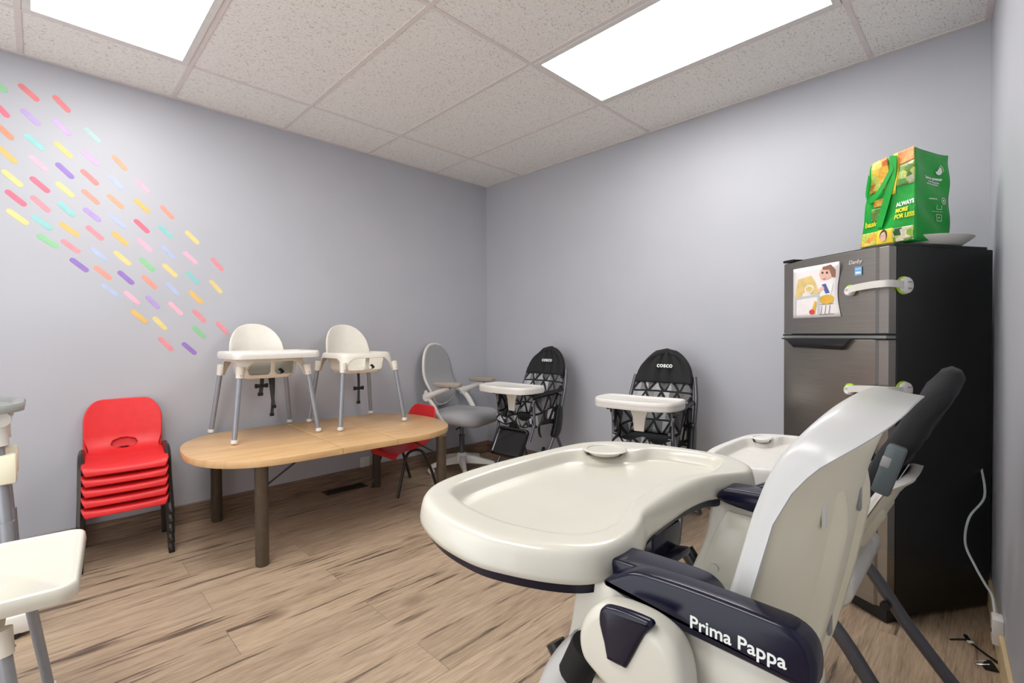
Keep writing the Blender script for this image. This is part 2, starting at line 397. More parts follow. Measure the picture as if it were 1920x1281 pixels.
# left wall stickers: y, z of each end and colour
STK = [(-3.103, 2.302, -3.073, 2.268, 'green'),
       (-3.033, 2.326, -2.964, 2.264, 'coralred'),
       (-2.912, 2.312, -2.851, 2.246, 'coralred'),
       (-3.108, 2.2, -3.067, 2.151, 'hotpink'),
       (-3.026, 2.208, -2.962, 2.145, 'lavender'),
       (-2.915, 2.194, -2.85, 2.128, 'lilac'),
       (-2.797, 2.185, -2.734, 2.122, 'palea'),
       (-3.106, 2.107, -3.055, 2.048, 'orange'),
       (-3.016, 2.09, -2.948, 2.028, 'aqua'),
       (-2.911, 2.08, -2.845, 2.015, 'yelor'),
       (-2.808, 2.063, -2.741, 2.002, 'lilac'),
       (-2.686, 2.071, -2.626, 2.003, 'peach'),
       (-3.107, 2.006, -3.045, 1.939, 'gold'),
       (-3.0, 1.989, -2.936, 1.922, 'pink'),
       (-2.906, 1.976, -2.842, 1.91, 'purple'),
       (-2.813, 1.965, -2.745, 1.898, 'coral'),
       (-2.704, 1.958, -2.64, 1.893, 'blue'),
       (-2.591, 1.966, -2.527, 1.9, 'pink'),
       (-3.094, 1.895, -3.026, 1.83, 'yellow'),
       (-2.999, 1.885, -2.932, 1.82, 'hotpink'),
       (-2.908, 1.879, -2.841, 1.815, 'yellow'),
       (-2.81, 1.862, -2.743, 1.797, 'salmon'),
       (-2.709, 1.857, -2.642, 1.793, 'peach'),
       (-2.597, 1.855, -2.528, 1.79, 'gold'),
       (-2.479, 1.841, -2.417, 1.774, 'salmon'),
       (-3.084, 1.802, -3.015, 1.738, 'hotpink'),
       (-2.998, 1.792, -2.931, 1.723, 'cpink'),
       (-2.902, 1.78, -2.84, 1.718, 'aqua'),
       (-2.806, 1.767, -2.738, 1.707, 'violet'),
       (-2.702, 1.752, -2.633, 1.688, 'blue'),
       (-2.597, 1.743, -2.533, 1.677, 'hotpink'),
       (-2.49, 1.728, -2.424, 1.662, 'aqua'),
       (-2.361, 1.715, -2.295, 1.645, 'yellow'),
       (-3.081, 1.711, -3.009, 1.648, 'yellow'),
       (-2.995, 1.695, -2.925, 1.636, 'aqua'),
       (-2.897, 1.676, -2.824, 1.616, 'gold'),
       (-2.796, 1.676, -2.729, 1.61, 'cpink'),
       (-2.693, 1.661, -2.626, 1.595, 'gold'),
       (-2.587, 1.642, -2.521, 1.573, 'pink'),
       (-2.48, 1.614, -2.415, 1.546, 'blue'),
       (-2.372, 1.592, -2.304, 1.525, 'pink'),
       (-2.232, 1.571, -2.17, 1.499, 'cpink'),
       (-2.978, 1.605, -2.904, 1.548, 'green'),
       (-2.892, 1.591, -2.822, 1.531, 'cpink'),
       (-2.78, 1.566, -2.714, 1.501, 'blue'),
       (-2.686, 1.558, -2.616, 1.488, 'yellow'),
       (-2.576, 1.534, -2.51, 1.465, 'green'),
       (-2.472, 1.51, -2.405, 1.441, 'yellow'),
       (-2.361, 1.478, -2.297, 1.407, 'aqua'),
       (-2.241, 1.436, -2.178, 1.36, 'yellow'),
       (-2.86, 1.5, -2.791, 1.437, 'purple'),
       (-2.767, 1.469, -2.698, 1.404, 'salmon'),
       (-2.67, 1.452, -2.605, 1.385, 'purple'),
       (-2.567, 1.436, -2.501, 1.367, 'salmon'),
       (-2.458, 1.404, -2.394, 1.332, 'blue'),
       (-2.347, 1.364, -2.28, 1.292, 'gold'),
       (-2.737, 1.378, -2.67, 1.311, 'blue'),
       (-2.647, 1.345, -2.58, 1.276, 'pink'),
       (-2.55, 1.325, -2.492, 1.254, 'violet'),
       (-2.447, 1.294, -2.382, 1.222, 'pink'),
       (-2.329, 1.254, -2.267, 1.18, 'cpink'),
       (-2.208, 1.185, -2.148, 1.11, 'cpink'),
       (-2.618, 1.243, -2.549, 1.173, 'gold'),
       (-2.52, 1.207, -2.459, 1.134, 'yellow'),
       (-2.332, 1.156, -2.268, 1.087, 'green'),
       (-2.495, 1.093, -2.432, 1.014, 'cpink'),
       (-2.384, 1.06, -2.317, 0.99, 'purple')]
order = {}
for k, s in enumerate(STK): order.setdefault(s[4], []).append(k)
ORD = ['first', 'second', 'third', 'fourth', 'fifth', 'sixth', 'seventh', 'eighth', 'ninth', 'tenth', 'eleventh']
for c in order: order[c].sort(key=lambda k: STK[k][0])
for k, (y0, z0, y1, z1, c) in enumerate(STK):
    a = Vector((y0, z0)); b = Vector((y1, z1)); d = (b-a).normalized(); n_ = Vector((-d.y, d.x)); r = .0125; P = []
    a, b = a+d*r, b-d*r
    for j in range(7): th = PI/2+PI*j/6; P.append(tuple(a+d*r*math.cos(th)+n_*r*math.sin(th)))
    for j in range(7): th = -PI/2+PI*j/6; P.append(tuple(b+d*r*math.cos(th)+n_*r*math.sin(th)))
    bm = B(); prism(bm, P, fyz, .0002, .0012, .0004, steps=1)
    if 'st_'+c not in M: M['st_'+c] = mat(SN[c].replace(' ', '_')+'_sticker', tuple(v_*.76+g_*.24 for v_, g_ in zip(ST[c], (205, 200, 205))), .5, noise=.06, scale=20)
    i = order[c].index(k); L_ = len(order[c])
    lab = (SN[c]+' wall sticker, the only one of its colour') if L_ == 1 else '%s wall sticker, %s from the left among the %s ones' % (SN[c], ORD[i], SN[c])
    tag(obj('wall_sticker', bm, 'st_'+c, smooth=False), lab, 'sticker', 'slanted confetti stickers on the left wall')
# ---------------------------------------------------------------- kids table
def halfw(y, L=.73, W=.46):
    a = max(0, (abs(y)-(L-.40))/.40)
    return W*(1-min(a, 1)**2.3)**(1/2.3)
def kids_table():
    t = thing('kids_table', 'long oval maple-topped table with brown round legs against the left wall', 'table', (.535, -1.755, 0), math.radians(-3))
    L = .73
    for a, b in ((-L, -.10), (-.098, .212), (.214, L)):
        n = 26; ys = [a+(b-a)*k/n for k in range(n+1)]
        if a == -L: ys = [-L+.40*(1-math.cos(PI/2*k/14)) for k in range(15)]+[ -.33+(.23)*k/4 for k in range(1, 5)]
        if b == L: ys = [.214+(.116)*k/3 for k in range(3)]+[.33+.40*math.sin(PI/2*k/14) for k in range(15)]
        P = [(halfw(y), y) for y in ys]+[(-halfw(y), y) for y in ys[::-1] if halfw(y) > 1e-4]
        Q = [p for i, p in enumerate(P) if (Vector(p)-Vector(P[i-1])).length > 1e-4]
        bm = B(); prism(bm, Q, fxy, .487, .52, .003, steps=2)
        o = obj('tabletop_leaf', bm, 'maple', t)
    for x, y in ((.37, -.46), (-.41, -.51), (-.37, .485), (.41, .53)):
        bm = B(); lathe(bm, [(0, 0), (.027, 0), (.03, .006), (.03, .47), (.034, .475), (.034, .487)], (x, y, 0)); obj('leg', bm, 'tableleg', t)
    for x, y, s in ((.37, -.46, 1), (-.41, -.51, 1), (-.37, .485, -1), (.41, .53, -1)):
        bm = B(); tube(bm, [(x*.98, y+s*.028, .38), (x*.95, y+s*.20, .487)], .005, 8); obj('brace', bm, 'chairleg', t)
    return t
kids_table()
# ---------------------------------------------------------------- white pedestal-leg high chairs
def simple_high_chair(label, loc, rz, tray, strapkind, fwd=0):
    t = thing('high_chair', label, 'high chair', loc, rz)
    n = 144
    def per(hx, hy, r, th):                              # rounded square perimeter
        c, s = math.cos(th), math.sin(th); e = 5.0
        k = (abs(c)**e+abs(s)**e)**(-1/e); return hx*k*c, hy*k*s
    # skirt with arches between the leg sockets
    bm = B(); rings = []
    prof = [(-.022, .452), (-.006, .463), (0, .458), (.004, .44)]
    for off, z in prof: rings.append([Vector((*per(.165+off, .178+off, 0, 2*PI*k/n), z)) for k in range(n)])
    for q in (.35, .7, 1.0):
        ring = []
        for k in range(n):
            th = 2*PI*k/n; px_, py_ = per(1, 1, 0, th); c = min(abs(px_), abs(py_)); a = min(1, max(0, (c-.50)/.32)); a = 1-(1-a*a)**.5 if a < 1 else 1
            zl = .432-(.432-.345)*a; z = .44+(zl-.44)*q
            off = .004+(.44-z)*.17; ring.append(Vector((*per(.165+off, .178+off, 0, th), z)))
        rings.append(ring)
    loft(bm, rings, True, False, False); o = obj('seat_rim', bm, 'whitewarm', t, 60); solid(o, .004, 1)
    # bucket
    bm = B(); rings = []
    for hx, hy, z in ((.143, .156, .452), (.139, .15, .42), (.128, .135, .36), (.11, .118, .338), (.05, .05, .334)):
        rings.append([Vector((*per(hx, hy, 0, 2*PI*k/n), z)) for k in range(n)])
    fine = []
    for a_, b_ in zip(rings, rings[1:]): fine += [[p.lerp(q, k_/6) for p, q in zip(a_, b_)] for k_ in range(6)]
    fine.append(rings[-1]); vs = loft(bm, fine, True, False, True)
    kill = []
    for f in bm.faces:
        c = f.calc_center_median()
        if c.x > .09 and .356 < c.z < .446 and .014 < abs(c.y) < .122 and ((abs(c.y)-.068)/.056)**4+((c.z-.40)/.046)**4 < 1: kill.append(f)
    bmesh.ops.delete(bm, geom=kill, context='FACES')
    o = obj('seat', bm, 'whitewarm', t, 60); solid(o, .004, 1)
    # back shell
    bm = B()
    def back(u, v):
        s = 2*u-1; zt = .462+.19*max(0, 1-abs(s)**2.5)**.5; z = .452+(zt-.452)*v
        y = .157*s*(1-.04*math.sin(PI*v)); return (-.135-.022*(1-s*s)-.20*(z-.452)+.035*s*s, y, z)
    grid(bm, back, 32, 14); o = obj('backrest', bm, 'whitewarm', t, 70); solid(o, .012, 0)
    bv = o.modifiers.new('round', 'BEVEL'); bv.width = .004; bv.segments = 2; bv.limit_method = 'ANGLE'
    for sx in (1, -1):
        for sy in (1, -1):
            bm = B(); a = Vector((sx*.168, sy*.181, .40)); b = Vector((sx*.214, sy*.226, .022))
            tube(bm, [a, a.lerp(b, .5), b], [.0135, .0135, .0125], 14); l = obj('leg', bm, 'grey_tube', t)
            bm = B(); lathe(bm, [(0, 0), (.009, .001), (.0165, .008), (.0175, .017), (.015, .026), (.0, .027)], (sx*.2155, sy*.2275, 0), 16); obj('foot_cap', bm, 'white', l)
            bm = B(); tube(bm, [a.lerp(b, -.02), a.lerp(b, .14)], [.0215, .0175], 14); obj('leg_socket', bm, 'whitewarm', t)
            bm = B(); lathe(bm, [(0, 0), (.003, 0), (.003, .002), (0, .003)], a.lerp(b, .1)+Vector((sx*.0185, 0, 0)), 8, 'X'); obj('screw', bm, 'screw', l)
    if tray:
        bm = B(); P = [(.255, y) for y in ()]
        P = rrect(.34, .46, .04, 6, .085+fwd, 0)
        Pc = ccw(P); rings = []
        for d, z in ((.012, .455), (0, .452), (-.003, .468), (0, .486), (.004, .4905), (.009, .4905), (.014, .484), (.02, .4815)):
            rings.append([Vector((x, y, z)) for x, y in inset(Pc, d)])
        # body cut-out towards the child
        def warp(p):
            x = p.x
            if x < .02 and abs(p.y) < .17: p.x = max(x, .015-.04*(abs(p.y)/.17)**3) if x < .0 else x
            return p
        loft(bm, rings, True, True, True)
        obj('tray', bm, 'cream' if fwd else 'white', t, 50)
    # belt
    if strapkind:
        for k, (x, y, z0, l, dy, wd) in enumerate(strapkind):
            bm = B(); pts = cr([(x, y, .345), (x+.006, y+dy*.3, .345-l*.4), (x, y+dy, .345-l)], 5)
            ribbon(bm, pts, wd, .002, (0, 1, 0)); s = obj('strap', bm, 'strap', t)
            bm = B(); box(bm, pts[-1], (.008, wd*1.35, .02), bevel=.002); obj('strap_end', bm, 'blackp', s)
        x, y, z0, l, dy, wd = strapkind[0]
        bm = B(); box(bm, (x+.004, y+dy*.5, .345-l*.55), (.012, .05, .02), bevel=.003)
        for s in (-1, 1): box(bm, (x+.004, y+dy*.5+s*.028, .345-l*.55), (.01, .018, .026), bevel=.003)
        obj('buckle', bm, 'blackp', t)
    # loose clip inside bucket
    bm = B(); ribbon(bm, cr([(.05, .03, .342), (.09, .07, .36), (.10, .05, .385)], 4), .02, .003, (0, 1, .3)); obj('belt', bm, 'strap', t)
    return t
simple_high_chair('white high chair with wide tray fitted, standing on the left end of the maple table', (.287, -2.03, .52), math.radians(1.5), True,
    [(.02, -.02, 0, .11, -.01, .022), (.03, .02, 0, .19, .02, .02), (.0, .05, 0, .24, -.01, .018)])
simple_high_chair('white high chair without a tray, standing on the maple table nearer the corner', (.347, -1.477, .52), math.radians(2), False,
    [(.03, -.005, 0, .21, .0, .018)])
simple_high_chair('white high chair with cream tray, cut off at the lower left edge of the photo', (1.50, -3.205, 0), math.radians(85), True, None, .05)
# ---------------------------------------------------------------- red child chairs
def shell_bm():
    prof = cr([(.172, 0, -.050), (.163, 0, -.028), (.12, 0, -.014), (.03, 0, -.004), (-.06, 0, .006), (-.11, 0, .026), (-.140, 0, .066), (-.158, 0, .13), (-.178, 0, .21), (-.193, 0, .272)], 8)
    L = [0]
    for i in range(1, len(prof)): L.append(L[-1]+(prof[i]-prof[i-1]).length)
    tot = L[-1]
    def at(s):
        s *= tot
        for i in range(1, len(L)):
            if s <= L[i]: return prof[i-1].lerp(prof[i], (s-L[i-1])/(L[i]-L[i-1]+1e-9))
        return prof[-1]
    def width(v):
        w = .168-.020*math.exp(-((v-.52)/.10)**2)-.006*v
        if v > .80: w -= .075*(1-max(0, 1-((v-.80)/.20)**2)**.5)
        if v < .08: w *= 1-((.08-v)/.08)**2*.10
        return w
    def fn(u, v):
        s = 2*u-1; p = at(v); w = width(v); q = Vector((p.x, w*s, p.z))
        k = .02*abs(w*s/.16)**3
        if v < .45: q.z += k*.55*(1 if v > .06 else v/.06)
        else: q.x += k*1.1
        
        return q
    bm = B(); hole = lambda u, v: ((u-.5)/.18)**2+((v-.57)/.058)**2 > 1
    grid(bm, fn, 60, 110, hole)
    return bm
def red_shell(parent):
    o = obj('seat', shell_bm(), 'red', parent, 80); return solid(o, .007, 0)
def stack_chair():
    t = thing('stacking_chair', '', 'chair'); red_shell(t).location = (0, 0, .30)
    for s in (-1, 1):
        y = s*.168
        for sx in (1, -1):
            top = Vector((sx*.045, y, .318)); pts = cr([(0, y, .322), (sx*.06, y, .32), (sx*.105, y, .285), (sx*.125, y, .20), (sx*.17, y+s*.006, .012)], 5)
            bm = B(); tube(bm, pts, .0145, 8, flat=1.45, up=(1, 0, 0)); l = obj('leg', bm, 'chairleg', t)
            bm = B(); box(bm, (sx*.17, y+s*.006, .014), (.034, .026, .028), bevel=.003); obj('foot_cap', bm, 'blackp', l)
    bm = B()
    for x in (.06, -.06): tube(bm, [(x, -.165, .286), (x, .165, .286)], .008, 8)
    obj('seat_bar', bm, 'chairleg', t); return t
names = ['red plastic child chair at the bottom of the stack beside the table', 'red plastic child chair, second from the bottom of the stack', 'red plastic child chair in the middle of the stack of five',
         'red plastic child chair, second from the top of the stack', 'red plastic child chair with full seat and back in view, topmost of the stack']
first = stack_chair()
for i in range(5):
    o = first if i == 0 else copy_tree(first)
    o.location = (.215-.004*i, -2.675+.001*i, .0475*i); o.rotation_euler = (0, 0, math.radians(-4)); tag(o, names[i], 'chair', 'red child chairs stacked by the left wall')
t = thing('child_chair', 'single red child chair with arched black legs tucked under the maple table', 'chair', (.35, -1.12, 0), math.radians(-88))
red_shell(t).location = (0, 0, .305)
for s in (-1, 1):
    bm = B(); y = s*.15
    tube(bm, cr([(.165, y*1.1, .0), (.12, y*1.05, .15), (.075, y*.95, .265), (.01, y*.9, .292), (-.06, y*.95, .268), (-.115, y*1.05, .15), (-.165, y*1.1, .0)], 6), .010, 10); obj('leg_frame', bm, 'chairleg', t)
bm = B(); tube(bm, [(.0, -.14, .292), (.0, .14, .292)], .008, 8); obj('seat_bar', bm, 'chairleg', t)
# ---------------------------------------------------------------- office chair
def office_chair():
    t = thing('office_chair', 'grey mesh office chair with white frame and flip-up arms in the corner', 'office chair', (.29, -.54, 0), math.radians(18))
    bm = B()
    for k in range(5):
        a = 2*PI*k/5+.35; d = Vector((math.cos(a), math.sin(a), 0)); n = Vector((-d.y, d.x, 0)); rings = []
        for s, wd, z0, z1 in ((.02, .030, .06, .125), (.10, .026, .06, .115), (.20, .02, .055, .09), (.27, .016, .048, .072)):
            rings.append([d*s+n*wd+Vector((0, 0, z0)), d*s-n*wd+Vector((0, 0, z0)), d*s-n*wd*.7+Vector((0, 0, z1)), d*s+n*wd*.7+Vector((0, 0, z1))])
        loft(bm, rings)
    lathe(bm, [(.0, .06), (.05, .06), (.05, .12), (.03, .14), (0, .14)]); obj('star_base', bm, 'white', t, 30)
    for k in range(5):
        a = 2*PI*k/5+.35; bm = B()
        for s in (-1, 1):
            c = Vector((.262*math.cos(a), .262*math.sin(a), .025)); ax = Vector((-math.sin(a), math.cos(a), 0))
            lathe(bm, [(0, -.007), (.022, -.007), (.025, -.003), (.025, .003), (.022, .007), (0, .007)], c+ax*s*.012, 16, mt=frame((0, 0, 0), (math.cos(a), math.sin(a), 0), (0, 0, 1)).to_3x3() @ Matrix.Rotation(0, 3, 'X'))
        tube(bm, [c, c+Vector((0, 0, .035))], .008, 8); obj('caster', bm, 'white', t)
    bm = B(); lathe(bm, [(.0, .13), (.022, .13), (.022, .27), (.026, .275), (.026, .285), (.015, .29), (.015, .385), (0, .385)]); obj('gas_lift', bm, 'tube', t)
    bm = B(); box(bm, (.0, 0, .385), (.22, .16, .03), bevel=.01); box(bm, (-.12, 0, .39), (.14, .06, .03), bevel=.008); tube(bm, [(.05, -.05, .375), (.08, -.2, .37)], .006, 8); obj('tilt_mechanism', bm, 'blackp', t)
    bm = B(); rings = []
    P = ccw(rrect(.47, .48, .12, 8, .02, 0))
    for d, z in ((.06, .395), (.015, .40), (-.002, .42), (-.006, .45), (.002, .475), (.025, .49), (.06, .496), (.10, .498)): rings.append([Vector((x, y, z-.012*max(0, (x-.1)/.14)**2)) for x, y in inset(P, d)])
    loft(bm, rings); obj('seat', bm, 'greyfab', t, 60)
    def ol(s): return (.185*math.sin(s)*(1 if abs(s) < 2 else .9), .80-.0+.235*math.cos(s) if abs(s) < PI/2 else .80+.235*math.cos(s)*1.15)
    def bx(y, z): return -.20-.09*(z-.5)-.05*max(0, z-.85)+.22*y*y+.05*math.exp(-((z-.62)/.1)**2)-.02
    pts = []
    for k in range(48):
        a = 2*PI*k/48; y = .19*math.sin(a); z = .775+.245*math.cos(a)
        y = .19*(abs(math.sin(a))**.8)*(1 if math.sin(a) >= 0 else -1); pts.append(Vector((bx(y, z), y, z)))
    bm = B(); grid(bm, lambda u, v: (lambda y, z: (bx(y, z)+.008, y, z))((2*u-1)*.192*(max(0, 1-abs(2*v-1)**2.2))**.45, .53+.492*v), 20, 30); o = obj('backrest_mesh', bm, 'greyfab', t, 80); solid(o, .008, 0)
    bm = B(); tube(bm, pts+[pts[0]], .011, 10, cap=False, flat=1.3); obj('back_frame', bm, 'white', t)
    bm = B(); tube(bm, cr([(-.12, 0, .39), (-.22, 0, .41), (-.26, 0, .50), (-.25, 0, .60)], 5), .02, 10); obj('back_support', bm, 'white', t)
    for s in (-1, 1):
        y = s*.245; bm = B()
        tube(bm, cr([(.02, y*.8, .40), (-.02, y, .43), (-.09, y+s*.01, .54), (-.16, y, .62), (-.20, y*.85, .64)], 6), .016, 10, flat=1.4, up=(1, 0, 0))
        lathe(bm, [(0, -.018), (.034, -.018), (.036, 0), (.034, .018), (0, .018)], (-.15, y+s*.01, .615), 20, 'Y')
        tube(bm, cr([(-.15, y+s*.01, .615), (-.04, y+s*.012, .66), (.06, y+s*.012, .70)], 5), [.022]*3+[.018]*8, 10, flat=1.2, up=(0, 0, 1)); a = obj('armrest', bm, 'white', t)
        bm = B(); P = ccw(rrect(.235, .075, .034, 6, .04, y+s*.012)); rings = []
        for d, z in ((.012, .70), (-.004, .706), (-.005, .724), (.004, .735), (.018, .738)): rings.append([Vector((x, yy, z)) for x, yy in inset(P, d)])
        loft(bm, rings); obj('arm_pad', bm, 'armpad', a)
    return t
office_chair()
# ---------------------------------------------------------------- folding high chairs in triangle fabric
def folding_high_chair(label, loc, rz):
    t = thing('folding_high_chair', label, 'high chair', loc, rz, 'folding high chairs by the back wall')
    # back
    def bp(u, v):
        s = 2*u-1; z = .50+.49*v; w = .195-.035*v
        k = max(0, (v-.62)/.38); w *= (1-k**2.4)**.5 if k < 1 else 0
        x = -.06-.34*(z-.50)-.03*(1-s*s)+.012*math.cos(s*14)*(1 if v > .58 else .25)*(1-abs(s))
        return (x, w*s, z)
    bm = B(); grid(bm, lambda u, v: bp(u, v*.62), 40, 16, uvf=lambda u, v: (u*3.6, v*3.6+.2)); o = obj('seat_back_cover', bm, 'tri', t, 80); solid(o, .03, 0)
    bm = B(); grid(bm, lambda u, v: (Vector(bp(u, .60+v*.40))+Vector((.004, 0, 0))), 48, 18); o = obj('head_cover', bm, 'blackfab', t, 80); solid(o, .036, 0)
    p = Vector(bp(.5, .80)); q = Vector(bp(.5, .9)); nrm = Vector((.34, 0, 1)).normalized()
    bm = text_bm('cosco', .042, frame(p+Vector((.028, -.047, -.0)), (0, 1, 0), (q-p)), .001, bold=.0008); obj('lettering', bm, 'printtext', t)
    # side wings and seat
    for s in (-1, 1):
        def wing(u, v, s=s):
            x = -.12+.30*u; zt = .70-.02*u; zb = .47+.02*math.sin(u*5); return (x, s*(.175+.012*math.sin(u*9+v*5)-.012*(1-v)), zb+(zt-zb)*v)
        bm = B(); grid(bm, wing, 18, 10, uvf=lambda u, v: (u*2.4, v*2+.3)); o = obj('side_panel', bm, 'tri', t, 80); solid(o, .012, 0)
        bm = B(); tube(bm, [(-.13, s*.192, .695), (.20, s*.192, .675)], .013, 8); obj('arm_bar', bm, 'blackp', t)
    bm = B(); grid(bm, lambda u, v: (.185+.01*math.sin(u*20), -.17+.34*u, .46+.05*v+.015*math.cos(u*12)), 24, 5, uvf=lambda u, v: (u*4, v*.8)); o = obj('front_flap', bm, 'tri', t, 80); solid(o, .012, 0)
    bm = B(); box(bm, (.03, 0, .475), (.31, .34, .04), bevel=.015); obj('seat', bm, 'blackfab', t)
    # tray
    bm = B(); P = ccw(cr([(.37, 0), (.362, .12), (.33, .205), (.25, .235), (.14, .235), (.10, .19), (.10, 0), (.10, -.19), (.14, -.235), (.25, -.235), (.33, -.205), (.362, -.12)], 5, True)) if 0 else None
    P = [(p.x, p.y) for p in cr([(.37, 0, 0), (.362, .12, 0), (.33, .205, 0), (.25, .235, 0), (.14, .232, 0), (.10, .19, 0), (.105, 0, 0), (.10, -.19, 0), (.14, -.232, 0), (.25, -.235, 0), (.33, -.205, 0), (.362, -.12, 0)], 5, True)]
    P = ccw(P); rings = []
    for d, z in ((.02, .695), (.004, .698), (0, .71), (.002, .717), (0, .722), (.001, .738), (.006, .745), (.014, .745), (.024, .738), (.03, .735)): rings.append([Vector((x, y, z)) for x, y in inset(P, d)])
    loft(bm, rings); obj('tray', bm, 'white', t, 50)
    bm = B(); P = [(.06, .0), (-.06, 0), (-.038, -.06), (-.028, -.14), (.028, -.14), (.038, -.06)]
    prism(bm, [(y, .70+z) for y, z in P], fyz, .20, .212, .003); obj('crotch_post', bm, 'whitewarm', t)
    bm = B(); box(bm, (.19, 0, .688), (.03, .38, .026), bevel=.005); obj('tray_bracket', bm, 'blackp', t)
    # frame
    for s in (-1, 1):
        y = s*.205
        bm = B(); tube(bm, cr([(-.19, y*.9, .84), (-.14, y, .68), (-.04, y, .42), (.10, y, .20), (.235, y+s*.02, .012)], 6), .0115, 10); obj('front_leg', bm, 'tube', t)
        bm = B(); tube(bm, cr([(-.03, y*.9, .44), (-.11, y*.94, .28), (-.24, y*.98, .012)], 5), .0115, 10); l = obj('rear_leg', bm, 'tube', t)
        bm = B(); box(bm, (-.13, y*.96, .22), (.02, .03, .02), rot('Y', -.5), .004); obj('clip', bm, 'blackp', l)
        bm = B(); prism(bm, [(p.x, p.y) for p in cr([(-.10, .56, 0), (-.05, .58, 0), (-.02, .46, 0), (.01, .38, 0), (-.04, .365, 0), (-.085, .42, 0)], 4, True)], fxz, y-.017, y+.017, .006); obj('hinge', bm, 'blackp', t)
        bm = B(); tube(bm, [(.175, s*.172, .68), (.16, s*.172, .47), (.20, s*.16, .36)], .010, 10); obj('seat_tube', bm, 'tube', t)
    bm = B(); tube(bm, cr([(-.235, -.2, .02), (-.25, 0, .02), (-.235, .2, .02)], 4), .0115, 10); obj('rear_foot_bar', bm, 'tube', t)
    bm = B(); tube(bm, cr([(-.08, -.2, .45), (-.08, .2, .45)], 4), .008, 10); obj('cross_bar', bm, 'tube', t)
    # foot rest
    Rf = rot('Y', -.45); c = Vector((.235, 0, .34))
    bm = B(); P = ccw(rrect(.215, .30, .03, 5)); rings = []
    for d, z in ((.004, -.012), (0, -.008), (0, .006), (.005, .012), (.014, .012), (.022, .002), (.03, .0)): rings.append([c+Matrix.Rotation(math.radians(62), 3, 'Y') @ Vector((x, y, z)) for x, y in inset(P, d)])
    loft(bm, rings); obj('footrest', bm, 'blackgloss', t, 50)
    bm = B(); ribbon(bm, cr([(.05, .12, .46), (.06, .13, .40), (.03, .12, .36)], 5), .02, .003, (0, 1, 0)); obj('strap', bm, 'strap', t)
    bm = B(); prism(bm, [(p.x, p.y) for p in cr([(.05, .30, 0), (.075, .30, 0), (.082, .26, 0), (.075, .235, 0), (.068, .255, 0), (.055, .255, 0), (.048, .235, 0), (.04, .26, 0)], 4, True)], fxz, .165, .175, .002); obj('hook', bm, 'blackp', t)
    return t
folding_high_chair('black and white folding high chair beside the office chair, full legs and footrest in view', (.93, -.40, 0), math.radians(-88))
folding_high_chair('black and white folding high chair nearer the fridge, legs hidden behind the cream tray', (1.93, -.42, 0), math.radians(-82))
# ---------------------------------------------------------------- fridge
FN = Vector((3.054, -.745, 0)); fa = math.radians(148); FW = .503; FD = .53; FH = 1.435
fdir = Vector((math.cos(fa), math.sin(fa), 0)); sdir = Vector((math.sin(fa), -math.cos(fa), 0))
def fridge():
    # local: x along the front from near corner to far, y depth, z up
    t = thing('fridge', 'black top-freezer fridge with dark steel doors standing diagonally in the corner', 'fridge')
    t.matrix_world = Matrix((fdir, -sdir, U)).transposed().to_4x4() if 0 else Matrix(((fdir.x, sdir.x, 0, FN.x), (fdir.y, sdir.y, 0, FN.y), (0, 0, 1, 0), (0, 0, 0, 1)))
    return t
# keep a right-handed frame: local x = depth (sdir), local y = front direction (fdir)
t = thing('fridge', 'black top-freezer fridge with dark steel doors standing diagonally in the corner', 'fridge', FN, math.atan2(sdir.y, sdir.x))
fr = t
bm = B(); box(bm, (.055+(FD-.055)/2, FW/2, .02+(FH-.03)/2), (FD-.055, FW, FH-.03), bevel=.004); obj('cabinet', bm, 'fridgeblack', t)
bm = B(); box(bm, (.27, FW/2, FH-.006), (.46, FW, .012), bevel=.003); box(bm, (.03, FW-.04, FH-.002), (.06, .06, .012), bevel=.003); obj('top_cap', bm, 'blackp', t)
def door_bm(z0, z1, th=.05, bulge=.014):
    P = [(.052, 0), (.052, FW)]; n = 14
    P += [(.0+.014*abs(2*k/n-1)**3.0 if 0 < k < n else .02, FW*(1-k/n)) for k in range(n+1)]
    P = [(.052, .002), (.052, FW-.002), (.018, FW-.002), (.006, FW-.012)]+[(.006-bulge*(1-(2*y/FW-1)**2), y) for y in [FW*(1-k/14)-.0 for k in range(1, 14)] if .05 < y < FW-.02]+[(.002, .04), (.012, .034), (.018, .002)]
    bm = B(); prism(bm, P, fxy, z0, z1, .002, steps=1); return bm
d1 = obj('freezer_door', door_bm(1.095, FH-.012), 'steel', t, 25)
d2 = obj('fridge_door', door_bm(.055, 1.072), 'steel', t, 25)
bm = B(); box(bm, (.035, FW/2, 1.083), (.05, FW-.01, .014), bevel=.001); obj('door_gap_trim', bm, 'greyplastic', t)
bm = B(); box(bm, (.035, FW/2, 1.091), (.052, FW-.002, .006)); box(bm, (.03, FW/2, 1.074), (.055, FW-.002, .006)); obj('gasket', bm, 'blackp', t)
bm = B(); P = [(.125, 1.076), (.452, 1.076), (.405, 1.034), (.160, 1.030)]; prism(bm, P, lambda a, b, c: (c, a, b), -.026, .004, .004)
P = [(.215, .899), (.445, .899), (.418, .872), (.25, .866)]; obj('handle', bm, 'blackgloss', d2, 30)
bm = B(); box(bm, (.06, FW/2, .028), (.08, FW-.01, .052), bevel=.004); obj('plinth', bm, 'blackp', t)
FX = lambda y: .006-.014*(1-(2*y/FW-1)**2) if .05 < y else .004
def fface(y, z, off=.0015): return (FX(y)-off, y, z)
